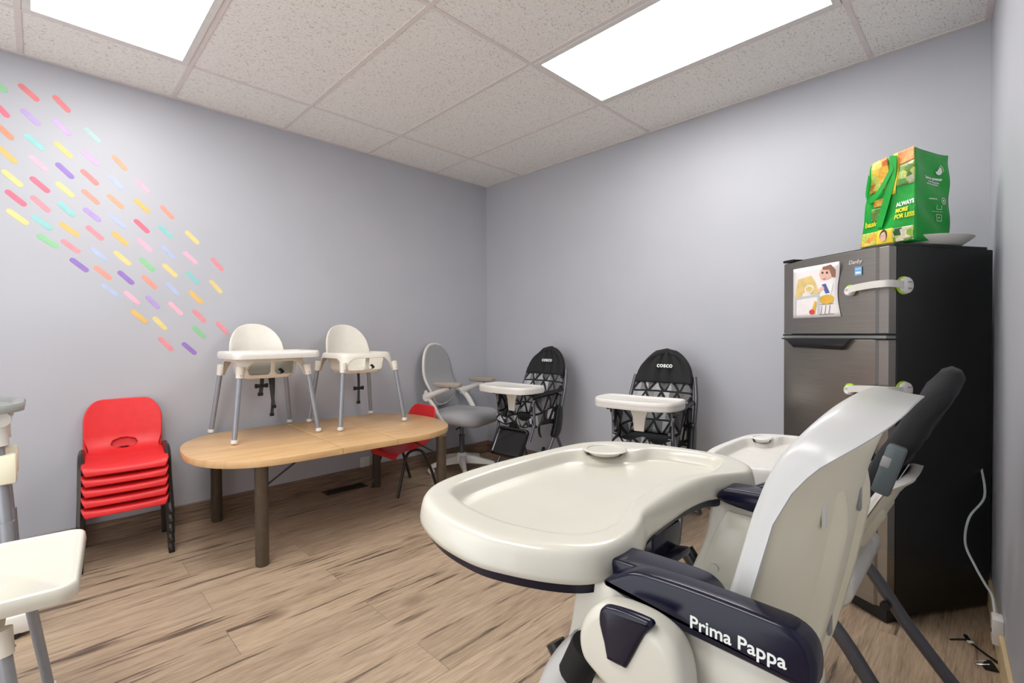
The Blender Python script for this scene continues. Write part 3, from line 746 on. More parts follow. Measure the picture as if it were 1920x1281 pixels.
# brand lettering and energy label on freezer door
mt = frame((FX(.13)-.001, .147, 1.372), (0, -1, 0), (0, 0, 1)); bm = text_bm('Danby', .022, mt, .0005, shear=.2); obj('lettering', bm, 'silver', d1)
bm = B(); box(bm, (FX(.12)-.0012,   .105, 1.341), (.001, .03, .034)); la = obj('energy_label', bm, 'blue', d1)
bm = B(); box(bm, (FX(.12)-.0019, .105, 1.349), (.0006, .022, .002)); box(bm, (FX(.12)-.0019, .105, 1.335), (.0006, .022, .008)); obj('label_print', bm, 'printtext', la)
# --- child locks
def latch(z, label):
    k = thing('safety_latch', label, 'child safety lock', fr.matrix_world @ Vector((0, 0, 0)) if 0 else FN, math.atan2(sdir.y, sdir.x), 'white strap locks on the fridge')
    bm = B(); lathe(bm, [(0, 0), (.022, 0), (.022, -.006), (0, -.006)], (FX(.14)-.001, .135, z), 24, 'X'); obj('adhesive_pad', bm, 'lime', k)
    bm = B(); lathe(bm, [(0, -.006), (.019, -.006), (.018, -.02), (.012, -.024), (.006, -.021), (0, -.021)], (FX(.14)-.001, .130, z-.004), 24, 'X'); obj('latch_button', bm, 'white', k)
    bm = B(); lathe(bm, [(0, 0), (.034, 0), (.034, -.005), (0, -.005)], (.082, -.0, z+.008), 24, 'Y'); obj('adhesive_pad', bm, 'lime', k)
    bm = B(); lathe(bm, [(0, -.005), (.031, -.005), (.030, -.012), (.022, -.015), (0, -.015)], (.087, -.0, z+.008), 24, 'Y'); o = obj('anchor_disc', bm, 'white', k)
    bm = B(); 
    for dz in (-.012, .012): box(bm, (.095, -.016, z+.008+dz), (.018, .003, .004))
    obj('slot', bm, 'greyplastic', o)
    bm = B(); pts = cr([(-.03, .125, z), (-.034, .09, z+.006), (-.03, .03, z+.011), (-.022, -.012, z+.012), (-.002, -.024, z+.012), (.04, -.02, z+.010), (.075, -.012, z+.008)], 6)
    ribbon(bm, pts, .026, .0025, (0, 0, 1)); obj('strap', bm, 'white', k, 60)
    return k
latch(1.268, 'white strap lock joining the freezer door to the black side, upper of the two')
latch(.875, 'white strap lock on the lower fridge door, lower of the two')
# --- drawing
dr = thing('coloured_drawing', 'coloured-in picture of a child at a table taped to the freezer door', 'drawing', FN, math.atan2(sdir.y, sdir.x))
bm = B(); PP = []
def shp(y, z): return (FX(y)-.003-.006*max(0, (z-1.33)/.06)*max(0, (.28-y)/.06 if y < .28 else 0), y, z)
def poly(bm, pts, off, mi):
    # pts given as fractions (0..1 from left as seen, 0..1 from bottom)
    vs = []
    for a, b in pts:
        y = .426-.25*a; z = 1.166+.224*b; p = Vector(shp(y, z)); p.x -= off; vs.append(bm.verts.new(p))
    f = bm.faces.new(vs); f.material_index = mi; return f
def ell(cx, cy, rx, ry, n=20): return [(cx+rx*math.cos(2*PI*k/n), cy+ry*math.sin(2*PI*k/n)) for k in range(n)]
bm = B(); V = []
nu, nv = 8, 12
grid(bm, lambda u, v: shp(.426-.25*u+(.0 if v > .9 else .016*math.sin(PI*(v/.9))*u), 1.166+.224*v), nu, nv)
o = obj('sheet', bm, 'paper', dr, 60); solid(o, .0006, 0)
bm = B()
poly(bm, [(.04, .42), (.60, .45), (.50, .70), (.42, .82), (.12, .78)], .0012, 0)        # table top
poly(bm, [(.04, .42), (.60, .45), (.60, .40), (.04, .37)], .0014, 1)
poly(bm, [(.55, .05), (.60, .05), (.60, .40), (.55, .40)], .0014, 1)
poly(bm, [(.04, .04), (.07, .04), (.07, .37), (.04, .37)], .0014, 1)
poly(bm, ell(.38, .56, .10, .08), .0018, 2); poly(bm, ell(.38, .56, .075, .058), .0021, 0)
poly(bm, ell(.72, .82, .13, .12), .0018, 3)                                             # face
poly(bm, [(.66, .95), (.84, .97), (.92, .86), (.90, .72), (.84, .74), (.80, .88), (.66, .90)], .0021, 4)  # hair
poly(bm, ell(.66, .84, .022, .02), .0024, 6); poly(bm, ell(.75, .83, .022, .02), .0024, 6)
poly(bm, [(.62, .73), (.70, .71), (.74, .75), (.69, .725)], .0024, 7)
poly(bm, [(.62, .66), (.86, .62), (.82, .42), (.60, .40)], .0018, 2)                    # shirt
poly(bm, [(.64, .62), (.72, .63), (.80, .45), (.72, .44)], .0022, 8); poly(bm, [(.56, .52), (.66, .60), (.70, .54), (.58, .46)], .0024, 3)
poly(bm, ell(.74, .33, .14, .09), .0018, 5)                                             # trousers
poly(bm, [(.42, .10), (.50, .32), (.54, .30), (.50, .06)], .0020, 5); poly(bm, ell(.44, .11, .06, .05), .0024, 7)
for a in (.62, .70, .78): poly(bm, [(a, .06), (a+.008, .06), (a+.03, .22), (a+.022, .22)], .002, 6)
for y0, x0, x1 in ((.24, .60, .88), (.05, .60, .88)): poly(bm, [(x0, y0), (x1, y0), (x1, y0+.008), (x0, y0+.008)], .002, 6)
obj('picture', bm, ['fawn', 'dimple' if 0 else 'lid', 'printtext', 'skin', 'hair', 'ochre', 'dark', 'redink', 'inkblue'], dr, smooth=False)
# ---------------------------------------------------------------- plate and bag on the fridge
fm = Matrix.Translation(FN) @ Matrix.Rotation(math.atan2(sdir.y, sdir.x), 4, 'Z')
def fp(x, y, z): return fm @ Vector((x, y, z))
pl = thing('serving_plate', 'white oval serving plate under the green bag on top of the fridge', 'plate', fp(.300, .060, FH), math.atan2(sdir.y, sdir.x))
bm = B(); rings = []
for r, z in ((.0, .002), (.60, .002), (.74, .004), (1.0, .030), (1.02, .034), (1.0, .0355), (.76, .012), (.6, .009), (.0, .009)):
    rings.append([Vector((.150*r*math.cos(2*PI*k/40), .11*r*math.sin(2*PI*k/40), z)) for k in range(40)])
loft(bm, rings, True, False, False); obj('dish', bm, 'white', pl, 50)
bg = thing('shopping_bag', 'bright green reusable grocery bag with printed produce on top of the fridge', 'bag', fp(.126, -.010, FH+.014), math.atan2(sdir.y, sdir.x)+math.radians(7))
BD, BW, BH = .20, .20, .345          # depth (x), front width (y), height
def bagc(x, y, z):
    k = z/BH; x += .012*math.sin(7*k+3*y/BW)*math.sin(PI*min(1, max(0, x/BD))) ; y += .006*math.sin(9*k)
    y += .02*(k-1)*0 + (.035)*k*(1-y/BW)*0
    return Vector((x*(1-.10*k)+.02*k, BW*.06*k*0+ (y*(1-.30*k*0) - (.0)), z*(1-.10*(y/BW)*k)))
def bagf(x, y, z):
    """squash: top narrows at far side and leans towards near side"""
    k = z/BH; yy = y*(1-.20*k); p = Vector((x*(1-.04*k), yy, z*(1-.06*(y/BW)*k-.03*(x/BD)*k))); return p+Vector((.004*math.sin(13*k+y*30), .003*math.sin(14*k+x*35), 0))
def panel(name, fn, m, parent, nu=18, nv=22, th=.0015):
    bm = B(); grid(bm, fn, nu, nv); o = obj(name, bm, m, parent, 70); solid(o, th, 0); return o
front = panel('front_panel', lambda u, v: bagf(0, BW*u, BH*v), 'green', bg)
panel('side_panel', lambda u, v: bagf(BD*u, 0, BH*v)+Vector((0, .012*math.sin(PI*u)*v, 0)), 'green', bg)
panel('side_panel', lambda u, v: bagf(BD*u, BW, BH*v)-Vector((0, .03*math.sin(PI*u)*v, 0)), 'green', bg)
panel('rear_panel', lambda u, v: bagf(BD, BW*u, BH*v), 'green', bg)
panel('base_panel', lambda u, v: bagf(BD*u, BW*v, 0), 'green', bg, 4, 4)
def decal(name, y0, y1, z0, z1, m, off=.003, n=10):
    return panel(name, lambda u, v: bagf(0, y0+(y1-y0)*u, z0+(z1-z0)*v)-Vector((off, 0, 0)), m, front, n, n, .0004)
KY = .62; KZ = 1.0
decal('printed_picture', .003, .075, .30, .352, 'carrot'); decal('printed_picture', .003, .072, .215, .298, 'veg'); decal('printed_picture', .115, .19, .22, .352, 'fruit')
decal('printed_picture', .072, .09, .19, .352, 'yellow', .0035); decal('printed_picture', .004, .075, .0, .055, 'veg'); decal('printed_picture', .075, .135, .0, .058, 'yellow'); decal('printed_picture', .135, .198, .0, .056, 'fruit')
decal('printed_picture', .10, .16, .155, .185, 'fruit'); decal('printed_picture', .13, .17, .10, .15, 'veg')
bm = B()
for (cy, cz, ry, rz_, mi, off) in ((.108, .036, .014, .022, 1, .0042), (.108, .029, .0105, .018, 0, .0052)):
    vs = [bm.verts.new(bagf(0, cy+ry*math.cos(2*PI*k/20), cz+rz_*math.sin(2*PI*k/20))-Vector((off, 0, 0))) for k in range(20)]; bm.faces.new(vs).material_index = mi
for cy in (.104, .112):
    vs = [bm.verts.new(bagf(0, cy+.0015*math.cos(2*PI*k/8), .033+.0015*math.sin(2*PI*k/8))-Vector((.0056, 0, 0))) for k in range(8)]; bm.faces.new(vs).material_index = 1
obj('printed_face', bm, ['skin', 'dark'], front, smooth=False)
BUL = .012
def sidep(x, z, off=.0035): return bagf(x, 0, z)+Vector((0, BUL*math.sin(PI*min(1, max(0, x/BD)))*z/BH-off, 0))
def wt(name, txt, size, y, z, m, side=False, bold=.0006):
    bm = text_bm(txt, size, Matrix.Identity(4), .0004, bold=bold)
    for v in bm.verts:
        if side: v.co = sidep(y+v.co.x, z+v.co.y, .002+v.co.z)
        else: v.co = bagf(0, y-v.co.x*.82, z+v.co.y)-Vector((.004+v.co.z, 0, 0))
    return obj(name, bm, m, bg if side else front)
wt('lettering', 'ALWAYS', .022, .074, .138, 'printtext', bold=.001); wt('lettering', 'MORE', .022, .076, .114, 'yellowink', bold=.001); wt('lettering', 'FOR LESS', .022, .076, .090, 'yellowink', bold=.001)
wt('lettering', 'basics', .030, .192, .080, 'yellowink', bold=.001)
wt('lettering', 'Leaves greener', .0165, .062, .238, 'printtext', side=True)
wt('lettering', 'reusable shopping bag', .0082, .075, .226, 'printtext', side=True, bold=.0002); wt('lettering', 'made of recycled plastic', .0082, .062, .216, 'printtext', side=True, bold=.0002)
wt('lettering', 'wash by hand', .008, .085, .160, 'printtext', side=True, bold=.0002)
bm = B()
def sdot(cx, cz, r0, r1, n=18, a0=0, a1=2*PI):
    for k in range(n):
        x, y = a0+(a1-a0)*k/n, a0+(a1-a0)*(k+1)/n
        bm.faces.new([bm.verts.new(sidep(cx+r*math.cos(a), cz+r*math.sin(a))) for r, a in ((r0, x), (r1, x), (r1, y), (r0, y))])
def sbar(x0, x1, z0, z1): bm.faces.new([bm.verts.new(sidep(x, z)) for x, z in ((x0, z0), (x1, z0), (x1, z1), (x0, z1))])
OX = .03
for (cx_, cz_, r0, r1, kw) in ((.115, .275, .003, .016, dict(a0=-PI*.9, a1=PI*.45)), (.118, .275, .001, .008, {}), (.118, .278, .0175, .020, dict(a0=-.3, a1=1.4)), (.135, .158, .011, .014, {}), (.135, .158, .001, .0055, {})): sdot(cx_+OX, cz_, r0, r1, **kw)
for x0, x1, z0, z1 in ((.098, .124, .078, .080), (.098, .124, .102, .104), (.098, .100, .078, .104), (.122, .124, .078, .104), (.107, .115, .089, .093), (.100, .122, .122, .124), (.098, .1, .122, .14), (.122, .124, .122, .14), (.075, .13, .113, .1142)): sbar(x0+OX, x1+OX, z0, z1)
obj('printed_symbols', bm, 'printtext', bg, smooth=False)
bm = B(); H1 = [bagf(0, .088, .345), bagf(0, .094, .26), bagf(0, .11, .16), bagf(0, .13, .07)]
ribbon(bm, cr([Vector(p)-Vector((.009, 0, 0)) for p in H1], 6), .026, .002, (0, 1, .25)); obj('handle', bm, 'green', bg)
bm = B(); H1 = [bagf(0, .09, .30), bagf(0, .13, .22), bagf(0, .17, .185), bagf(0, .192, .21), bagf(0, .19, .29)]
ribbon(bm, cr([Vector(p)-Vector((.014, 0, 0)) for p in H1], 6), .022, .002, (0, .35, 1)); obj('handle', bm, 'green', bg)
# ---------------------------------------------------------------- large cream high chairs
TRAY = [(.106, -.259), (.125, -.315), (.187, -.362), (.26, -.367), (.328, -.36), (.414, -.335), (.475, -.294), (.512, -.225), (.526, -.094), (.530, .039), (.524, .135), (.508, .213), (.486, .257), (.445, .293),
        (.36, .321), (.275, .326), (.219, .312), (.165, .287), (.130, .258), (.115, .220), (.115, .170), (.127, .125), (.143, .085), (.150, .04), (.155, -.02), (.158, -.088), (.150, -.165), (.125, -.221)]
def seatback(bm, base, lean, L, hw, wmin, wmax, bulge=.03):
    """moulded back: rounded front, rim folded backwards, hollow behind. base=(x,z) local, x decreases upwards"""
    n = Vector((-1, 0, 0)); up = Vector((-lean, 0, 1)).normalized(); back = Vector((-1, 0, -lean)).normalized(); o = Vector((base[0], 0, base[1]))
    P = []
    P += [(-hw*.82+hw*1.64*k/8, 0) for k in range(9)]
    P += [(hw*.93, .012), (hw*.99, .04)]
    ah = .10; st = L-ah
    P += [(hw*(1.0+.02*math.sin(PI*k/8)), .08+(st-.08)*k/8) for k in range(9)]
    for k in range(1, 25):
        a = PI*k/25; c = math.cos(a); s = math.sin(a); P.append((hw*(abs(c)**.60)*(1 if c > 0 else -1), st+ah*s**.74))
    P += [(-hw*(1.0+.02*math.sin(PI*k/8)), .08+(st-.08)*k/8) for k in range(8, -1, -1)]
    P += [(-hw*.99, .04), (-hw*.93, .012)]
    P = ccw(P)
    def pos(y, s, d):
        curve = .034*max(0, (s-.72*L)/(.28*L))**2; con = (.018 if d < .0125 else .018+bulge*(1-(s/L-.30)**2*1.5))*(1-min(1, (y/hw)**2))
        return o+Vector((0, y, 0))+up*s+back*(d+curve+con*(1 if s < L*.9 else (L-s)/(L*.1)))
    def wd(s): k = min(1, max(0, (s-.72*L)/(.28*L))); return wmin+(wmax-wmin)*k**1.5
    rings = []
    med = [(0, min(max(s, .10), L-.2)) for y, s in P]
    def shrink(t, d0): return [pos(y+(mx-y)*t, s+(ms-s)*t, d0) for (y, s), (mx, ms) in zip(inset(P, .05), med)]
    rings.append(shrink(.85, .011)); rings.append(shrink(.5, .011)); rings.append(shrink(.2, .010)); rings.append(shrink(0, .008))
    for d, dep in ((.030, .004), (.018, .0), (.009, .0012), (.003, .005), (0, .012)): rings.append([pos(y, s, dep) for y, s in inset(P, d)])
    rings.append([pos(y, s, .012+(wd(s)-.012)*.6) for y, s in inset(P, -.001)]); rings.append([pos(y, s, wd(s)) for y, s in inset(P, -.003)])
    rings.append([pos(y, s, wd(s)+.001) for y, s in inset(P, -.001)]); rings.append([pos(y, s, wd(s)-.001) for y, s in inset(P, .001)])
    rings.append([pos(y, s, .0165) for y, s in inset(P, .004)]); rings.append([pos(y, s, .0145) for y, s in inset(P, .03)])
    rings.append(shrink(.2, .0165)); rings.append(shrink(.5, .017)); rings.append(shrink(.85, .017))
    # keep all with same count
    loft(bm, rings, True, True, True); return pos
def big_high_chair(label, loc, rz, dz, text, tilt, cushion, colours=('cream', 'greyshell'), spread=1.0):
    t = thing('cushioned_high_chair' if cushion else 'moulded_high_chair', label, 'high chair', loc, rz)
    body, shell = colours
    P = [(p.x, p.y) for p in cr([(a, b, 0) for a, b in TRAY], 5, True)]; P = ccw(P); Z = lambda z: z+dz
    # tray: rim and recessed floor share one centre so every ring is star-shaped
    TC = Vector((.32, -.02)); n = 240; CUP = Vector((.422, -.212))
    FLOOR = [(.443, .20), (.458, .10), (.463, .0), (.462, -.09), (.448, -.135), (.40, -.155), (.365, -.185), (.352, -.225), (.340, -.275), (.27, -.307), (.205, -.305), (.186, -.26), (.196, -.17), (.205, -.06), (.203, .03), (.190, .09), (.176, .13), (.176, .18), (.20, .215), (.25, .23), (.32, .236), (.40, .226)]
    def radial(poly):
        C_ = [Vector((p.x, p.y))-TC for p in cr([(a, b, 0) for a, b in poly], 10, True)]; out = []
        for k in range(n):
            th = 2*PI*k/n; d = Vector((math.cos(th), math.sin(th))); best = 0
            for p, q in zip(C_, C_[1:]+C_[:1]):
                e = q-p; den = d.x*e.y-d.y*e.x
                if abs(den) < 1e-12: continue
                t_ = (p.x*e.y-p.y*e.x)/den; u_ = (p.x*d.y-p.y*d.x)/den
                if t_ > 0 and -1e-6 <= u_ <= 1+1e-6: best = max(best, t_)
            out.append(best)
        return out
    RO, RI = radial(TRAY), radial(FLOOR)
    def tp(k, r, z):
        th = 2*PI*k/n; x = TC.x+r*math.cos(th); y = TC.y+r*math.sin(th)
        if z > .8 and (Vector((x, y))-CUP).length < .043: z = min(z, .806)
        if cushion: x = .11+(x-.11)*.60; y = y*.76+.035
        return Vector((x, y, Z(z)))
    bm = B(); rings = []
    for d, z in ((.014, .7745), (.003, .7725), (-.005, .777), (-.006, .785), (-.004, .798), (-.002, .806), (.000, .812), (.0035, .8165), (.008, .8192), (.013, .8202), (.016, .8205)): rings.append([tp(k, RO[k]-d, z) for k in range(n)])
    for f, z in ((.08, .8206), (.16, .8207), (.25, .8207), (.32, .8207), (.39, .8207), (.46, .8206), (.54, .8195), (.60, .8165), (.70, .808), (.80, .799), (.86, .7955), (.93, .7943), (1.0, .794)):
        rings.append([tp(k, (RO[k]-.016)*(1-f)+RI[k]*f, z) for k in range(n)])
    for f in (.8, .4, .1): rings.append([tp(k, RI[k]*f, .7938) for k in range(n)])
    loft(bm, rings); tr = obj('tray', bm, body, t, 60)
    bm = B(); sx_, sy_ = (.60, .76) if cushion else (1, 1)
    lathe(bm, [(.053, .8195), (.051, .8212), (.048, .8226), (.045, .8228), (.042, .8216), (.040, .817), (.038, .811), (.034, .8085), (0, .8085)], (CUP.x, CUP.y, 0), 48)
    for v in bm.verts: v.co = Vector(((.11+(v.co.x-.11)*.60) if cushion else v.co.x, (v.co.y*.76+.035) if cushion else v.co.y, Z(v.co.z)))
    obj('cup_holder', bm, body, tr)
    bm = B(); rings = []
    for d, z in ((.06, .755), (.016, .756), (.006, .760), (.004, .775)): rings.append([tp(k, RO[k]-d, z) for k in range(n)])
    loft(bm, rings); ub = obj('tray_base', bm, 'navy', tr)
    bm = B(); box(bm, (.185, -.02, Z(.735)), (.05, .10, .05), bevel=.006); box(bm, (.165, -.02, Z(.712)), (.06, .07, .012), rot('Y', .2), .004); obj('tray_release', bm, 'navy', ub)
    # side bodies
    for s in (-1, 1):
        y0 = s*.195; y1 = s*.245; lo, hi = min(y0, y1), max(y0, y1)
        bm = B(); xr = (lambda f: .045 if cushion else (f if s > 0 else f*.1-.0))
        Q = cr([(.150, .772, 0), (.172, .69, 0), (.205, .60, 0), (.235, .53, 0), (.20, .50, 0), (.08, .485, 0)]+([(-.03, .49, 0), (-.10, .56, 0), (-.115, .70, 0), (-.115, .772, 0)] if s > 0 and not cushion else [(.06, .49, 0), (.035, .56, 0), (-.02 if not cushion else .03, .70, 0), (-.055 if not cushion else .02, .772, 0)])+[(-.03 if not cushion else .04, .772, 0), (.07, .775, 0)], 4, True)
        prism(bm, [(p.x, Z(p.y)) for p in Q], fxz, lo, hi, .008); sb = obj('side_body', bm, body, t, 50)
        # inset panel on the inner face
        bm = B(); yi = s*.1945; prism(bm, [(p.x, Z(p.y)) for p in cr([(.13, .745, 0), (.165, .66, 0), (.172, .625, 0), (.155, .612, 0), (.06, .60, 0), (.045, .62, 0), (.03, .74, 0), (.05, .75, 0), (.11, .752, 0)], 4, True)], fxz, min(yi, yi-s*.003), max(yi, yi-s*.003), .0012, steps=2); obj('side_panel', bm, 'creamd' if 0 else body, sb, 30)
        bm = B(); lathe(bm, [(0, -.0015), (.0075, -.0015), (.0085, 0), (.0085, .002), (0, .002)], (.150, s*.1915, Z(.632)), 16, 'Y'); obj('button', bm, body, sb)
        # arm: outer fairing
        A = [(.108, .786), (.087, .801), (.064, .812), (.03, .8165), (-.02, .8185), (-.08, .8185), (-.104, .817), (-.119, .808), (-.125, .792), (-.125, .772), (-.121, .764), (-.108, .763), (-.068, .7645), (-.017, .766), (.021, .7675), (.064, .773), (.095, .780)]
        bm = B(); kk = 1 if (s > 0 and not cushion) else (.62 if not cushion else -.05)
        A = [(a if a > 0 else a*kk, b) for a, b in A]; Q = [(p.x, Z(p.y)) for p in cr([(a, b, 0) for a, b in A], 3, True)] if not cushion else [(p.x, Z(p.y)) for p in cr([(.108, .786, 0), (.087, .801, 0), (.064, .812, 0), (.03, .812, 0), (.015, .795, 0), (.02, .775, 0), (.064, .770, 0), (.095, .776, 0)], 3, True)]; lo, hi = (.222, .256) if s > 0 else (-.256, -.222)
        prism(bm, Q, fxz, lo, hi, .007, steps=4); ar = obj('armrest', bm, 'navy', t, 50)
        A2 = [(.135, .776), (.130, .797), (.105, .803), (.02, .806), (-.005, .800), (-.018, .785), (-.02, .770), (.06, .766)]
        if cushion: A2 = [(a if a > .05 else .05, b) for a, b in A2]; A2 = [A2[0], A2[1], A2[2], (.05, .803), (.04, .785), (.05, .766)]
        bm = B(); Q = [(p.x, Z(p.y)) for p in cr([(a, b, 0) for a, b in A2], 4, True)]; lo, hi = (.172, .226) if s > 0 else (-.226, -.172)
        prism(bm, Q, fxz, lo, hi, .006, steps=3); obj('arm_pad', bm, 'navy', ar, 50)
        if text and s > 0:
            bm = text_bm('Prima Pappa', .0192, frame((-.006 if s > 0 else -.106, s*.2565, Z(.778)), (-1*s, 0, 0), (0, 0, 1)), .0003, bold=.0003, spacing=1.0); obj('lettering', bm, 'printtext', ar)
        # hinge housing
        Hh = [(.091, .775), (.112, .756), (.123, .728), (.119, .702), (.100, .688), (.06, .672), (.012, .660), (-.012, .675), (-.016, .71), (-.012, .745), (.0, .768), (.023, .779), (.055, .781)]
        bm = B(); Q = [(p.x, Z(p.y)) for p in cr([(a, b, 0) for a, b in Hh], 4, True)]; lo, hi = (.246, .290) if s > 0 else (-.290, -.246)
        prism(bm, Q, fxz, lo, hi, .014, steps=5); hh = obj('leg_hinge', bm, body, t, 60)
        Sh = [(.087, .770), (.083, .7775), (.076, .7815), (.05, .7855), (.026, .7865), (.020, .7845), (.0195, .780), (.028, .769), (.041, .742), (.050, .7235), (.054, .7205), (.074, .7195), (.0775, .7225), (.081, .738), (.087, .756)]
        bm = B(); Q = [(p.x, Z(p.y)) for p in cr([(a, b, 0) for a, b in Sh], 2, True)]; lo, hi = (.280, .2945) if s > 0 else (-.2945, -.280)
        prism(bm, Q, fxz, lo, hi, .005, steps=3); obj('hinge_cap', bm, 'navy', hh, 50)
        bm = B(); tube(bm, [(.125, s*.262, Z(.700)), (.145, s*.262, Z(.655))], [.021, .023], 20); obj('leg_socket_dark', bm, 'dimple', hh)  # solid near-black tube: shade of the open leg socket put into colour
        # legs
        bm = B(); tube(bm, cr([(.135, s*.250, Z(.685)), (.19, s*.252, .60), (.30, s*.262, .32), (.43, s*.275, .02)], 6), [.026]*6+[.024]*6+[.022]*7, 16); l = obj('front_leg', bm, shell, t)
        bm = B(); box(bm, (.435, s*.275, .02), (.09, .06, .04), bevel=.012); obj('foot_cap', bm, 'white', l)
        bm = B(); tube(bm, cr([(.22, s*.215*spread, Z(.64)), (.036, s*.212*spread, .402), (-.08, s*.209*spread, .24), (-.265, s*.205*spread, .012)], 6), .0135 if cushion else .013, 14, flat=1.3); l = obj('rear_leg', bm, 'tube' if cushion else 'blackp', t)
        bm = B(); lathe(bm, [(0, 0), (.013, 0), (.013, .012), (0, .012)], (-.02, s*.212*spread-(.03 if s > 0 else -.02), .30), 14, 'Y'); obj('knob', bm, 'blackp', l)
    # seat
    bm = B(); Q = cr([(.245, .560, 0), (.225, .585, 0), (.12, .575, 0), (.06, .567, 0), (.01, .575, 0), (-.01, .545, 0), (.02, .50, 0), (.12, .50, 0), (.225, .515, 0)], 4, True)
    prism(bm, [(p.x, Z(p.y)) for p in Q], fxz, -.197, .197, .006); obj('seat', bm, body, t, 50)
    bm = B(); tube(bm, [(.25, -.19, Z(.62)), (.25, .19, Z(.62))], .012, 10); 
    # back
    bx, bz, lean, L = tilt; bm = B(); pos = seatback(bm, (bx, Z(bz)), lean, L, *((.135, .018, .018, .01) if cushion else (.198, .026, .060, .046))); bk = obj('backrest', bm, shell, t, 50)
    for y in (-.075, .075):
        bm = B(); rings = []
        for k in range(15):
            s = .03+(L-.14)*k/14; w_ = .010; e = min(1, k/1.5, (14-k)/1.5+.01)
            c = [pos(y+dy*w_, s, .0165+dd*.014*e) for dy, dd in ((-1.6, 0), (-.9, .8), (0, 1), (.9, .8), (1.6, 0))]; rings.append(c)
        loft(bm, rings, False, False, False); rb = obj('rib', bm, 'creamd', bk); 
    for y in (() if cushion else (-.11, .0, .11)):
        for s in (.18, .36):
            bm = B(); c = pos(y, s, .019); box(bm, c, (.004, .012, .03), bevel=.001); obj('belt_slot', bm, 'white' if y else 'greyplastic', bk)
    bm = B(); HWp = .130 if cushion else .193; grid(bm, lambda u, v: pos((2*u-1)*(HWp*(1 if v < .80 else (1-((v-.80)/.20)**3.2*.45))-.004), .012+(L-.030)*v, .0178), 24, 30); o = obj('back_pan', bm, 'creamd', bk, 80); solid(o, .001, 0)
    # footrest
    bm = B(); box(bm, (.36, 0, .30), (.16, .30, .018), rot('Y', .1), .006); fo = obj('footrest', bm, 'white', t)
    bm = B(); box(bm, (.275, 0, Z(.41)-.0), (.018, .26, .24), rot('Y', -.28), .006); obj('leg_panel', bm, body, t)
    if cushion:
        posc = lambda y, s_, d: Vector((bx, 0, Z(bz)))+Vector((0, y, 0))+Vector((-lean, 0, 1)).normalized()*s_+Vector((-1, 0, -lean)).normalized()*d
        bm = B()
        CL = .50; rings = []
        for d0, sc in ((-.050, .0), (-.050, .4), (-.048, .75), (-.038, .93), (-.020, 1.0), (.004, 1.0), (.022, .94), (.030, .75), (.032, .4), (.032, 0)):
            ring = []
            for k in range(64):
                a_ = 2*PI*k/64; c_, s_ = math.cos(a_), math.sin(a_); e = (abs(c_)**3+abs(s_)**3)**(-1/3)
                wob = .004*math.sin(a_*11)+.004*math.sin(a_*5+1)
                if sc == 0: sc_ = .02
                else: sc_ = sc
                ring.append(posc((.125*e*c_+wob)*sc_, .315+(.215*e*s_)*sc_, d0*.72+.003*math.sin(a_*9+sc*8)))
            rings.append(ring)
        loft(bm, rings); obj('cushion', bm, 'blackfab', t, 80)
        bm = B(); c = Vector((3.1-3.172, .19, .786)); box(bm, c, (.036, .034, .118), rot('Y', -.28), .007)
        h = obj('recline_handle', bm, 'teal', t); bm = B(); box(bm, c+Vector((.004, .015, .02)), (.018, .006, .026), rot('Y', -.28), .003); obj('recline_button', bm, 'greyplastic', h)
        bm = B(); c = posc(.08, .26, .026); box(bm, c, (.002, .03, .05), rot('Y', -.45)); obj('care_label', bm, 'paper', t)
    return t
big_high_chair('large cream high chair with navy arms filling the foreground, Prima Pappa lettering on its arm', (3.1, -2.225, 0), PI, 0, True, (.040, .55, .25, .50), False)
big_high_chair('cream high chair with black padded seat back, half hidden behind the foreground high chair', (3.1, -1.42, 0), PI, -.065, False, (.055, .60, .50, .27), True, ('white', 'white'))
# ---------------------------------------------------------------- grey high chair at the left edge
t = thing('wheeled_high_chair', 'white and grey high chair with a grey-rimmed top, cut off by the left edge', 'high chair', (.62, -3.26, 0), math.radians(90))
for s in (-1, 1):
    bm = B(); tube(bm, [(.20, s*.10, .03), (.185, s*.10, .40)], .022, 16); p = obj('pole', bm, 'grey_tube', t)
    bm = B(); tube(bm, [(.185, s*.10, .38), (.165, s*.10, .70)], .018, 16); obj('inner_pole', bm, 'grey_tube', p)
    bm = B(); box(bm, (.182, s*.10, .60), (.065, .06, .11), bevel=.01); obj('height_clamp', bm, 'creamd', t)
    bm = B(); tube(bm, cr([(.17, s*.10, .69), (.165, s*.10, .76), (.14, s*.10, .80), (.09, s*.10, .805)], 5), .026, 16); lathe(bm, [(0, -.03), (.028, -.03), (.03, 0), (.028, .03), (0, .03)], (.175, s*.10, .79), 18, 'Y'); obj('arm_joint', bm, 'white', t)
    bm = B(); box(bm, (.03, s*.20, .05), (.46, .07, .075), bevel=.02); bs = obj('base_foot', bm, 'white', t)
    bm = B(); lathe(bm, [(0, -.03), (.018, -.03), (.02, 0), (.018, .03), (0, .03)], (.20, s*.20, .02), 14, 'Y'); obj('caster', bm, 'blackp', bs)
bm = B(); box(bm, (.20, 0, .045), (.09, .42, .07), bevel=.02); obj('base_bar', bm, 'white', t)
bm = B(); P = ccw(rrect(.42, .42, .12, 8, .03, .0)); rings = []
for d, z in ((.02, .815), (.003, .818), (0, .835), (.005, .848), (.02, .85), (.035, .845), (.045, .832)): rings.append([Vector((x, y, z)) for x, y in inset(P, d)])
loft(bm, rings); obj('seat_rim', bm, 'greyplastic', t, 50)
bm = B(); box(bm, (-.03, 0, .72), (.26, .28, .17), bevel=.05, seg=4); obj('seat', bm, 'white', t)
bm = B(); prism(bm, rrect(.34, .42, .1, 6, 0, 1.0), fyz, -.20, -.16, .012); obj('backrest', bm, 'white', t)
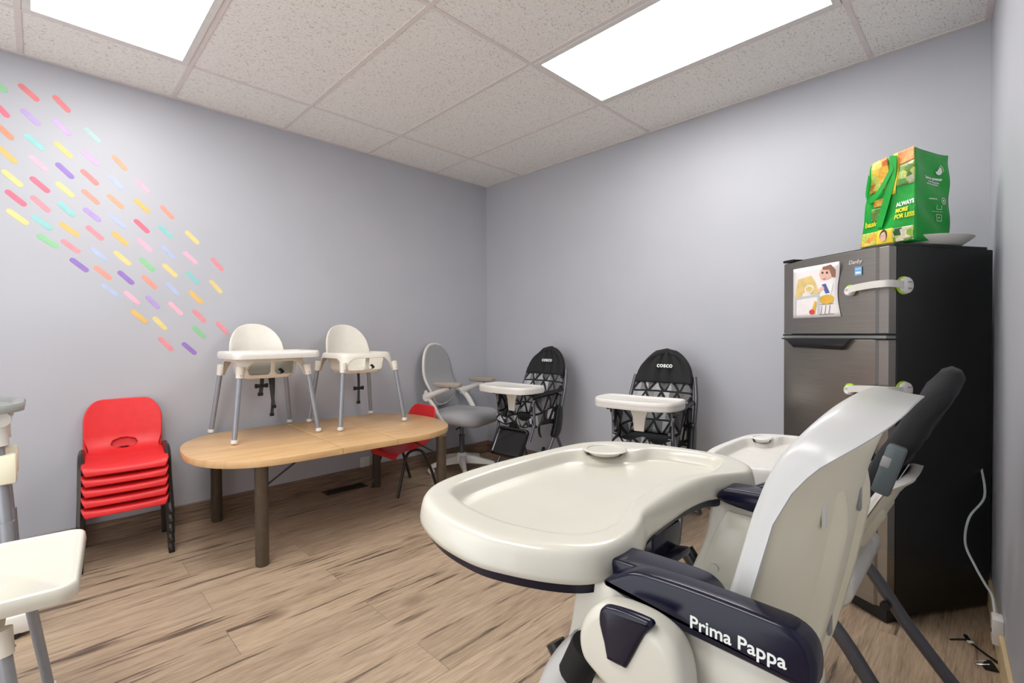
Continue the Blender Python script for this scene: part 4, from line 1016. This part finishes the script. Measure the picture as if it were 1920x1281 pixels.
# ---------------------------------------------------------------- small things
t = thing('power_outlet', 'white power outlet on the left wall above the baseboard under the table', 'power outlet', (0, -1.245, .145))
bm = B(); box(bm, (.006, 0, 0), (.012, .072, .075), bevel=.003); obj('cover_plate', bm, 'white', t)
bm = B(); 
for z in (-.018, .018): box(bm, (.0125, 0, z), (.002, .03, .024), bevel=.0008)
obj('socket', bm, 'lampframe', t)
t = thing('floor_vent', 'dark floor vent set in the planks under the maple table', 'floor vent', (.085, -1.44, 0))
bm = B(); box(bm, (0, 0, .002), (.11, .30, .004), bevel=.001); obj('vent_frame', bm, 'vent', t)
bm = B()
for k in range(16): box(bm, (0, -.125+k*.0167, .0045), (.08, .006, .003))
obj('slats', bm, 'dimple', t)
yo = -.74; n = Vector((1, .061, 0)).normalized()
t = thing('wall_adapter', 'white plug-in adapter on the right wall baseboard by the fridge', 'adapter', (wc(yo), yo, .115), math.atan2(-.061, 1)*-1*0)
bm = B(); box(bm, (-.014, 0, 0), (.028, .06, .085), rot('Z', math.atan(.061)), .004); obj('housing', bm, 'white', t)
bm = B(); box(bm, (-.0285, 0, -.008), (.002, .010, .012), rot('Z', math.atan(.061)), .0008); obj('socket', bm, 'dark', t)
bm = B(); O_ = Vector(t.location)
tube(bm, [p-O_ for p in cr([(wc(-.33)-.035, -.33, .56), (wc(-.42)-.03, -.42, .47), (wc(-.50)-.075, -.50, .40), (wc(-.50)-.085, -.50, .30), (wc(-.55)-.06, -.55, .24), (wc(-.60)-.035, -.60, .20), (wc(-.66)-.022, -.66, .19), (wc(-.71)-.018, -.71, .15)], 6)], .004, 8)
o = obj('cord', bm, 'cord', t); o['label'] = 'pale hanging cord'
t = thing('cable_tie', 'black cable tie with white tag lying on the floor near the right wall', 'cable', (3.28, -.68, 0))
bm = B(); tube(bm, cr([(-.045, -.005, .003), (-.01, .028, .004), (.005, .02, .005), (.05, -.03, .004), (.085, -.065, .004)], 5), .0025, 8); tube(bm, cr([(.005, .02, .005), (.05, -.035, .004), (.08, -.068, .004)], 4), .002, 8); obj('tie', bm, 'blackp', t)
bm = B(); box(bm, (-.003, .045, .006), (.012, .03, .008), rot('Z', .3), .002); obj('plug', bm, 'blackp', t)
bm = B(); box(bm, (.008, .016, .007), (.016, .012, .006), rot('Z', .6), .001); obj('tag', bm, 'white', t)
t = thing('binder_clip', 'small black and silver clip on the floor against the right baseboard', 'clip', (3.338, -.79, 0), .4)
bm = B(); prism(bm, [(-.018, 0), (.018, 0), (.006, .022), (-.006, .022)], fxz, -.014, .014, .002); obj('body', bm, 'blackp', t)
bm = B(); tube(bm, cr([(-.004, -.01, .02), (-.03, -.008, .012), (-.04, 0, .008), (-.03, .008, .012), (-.004, .01, .02)], 4), .0015, 6); obj('wire_arm', bm, 'screw', t)
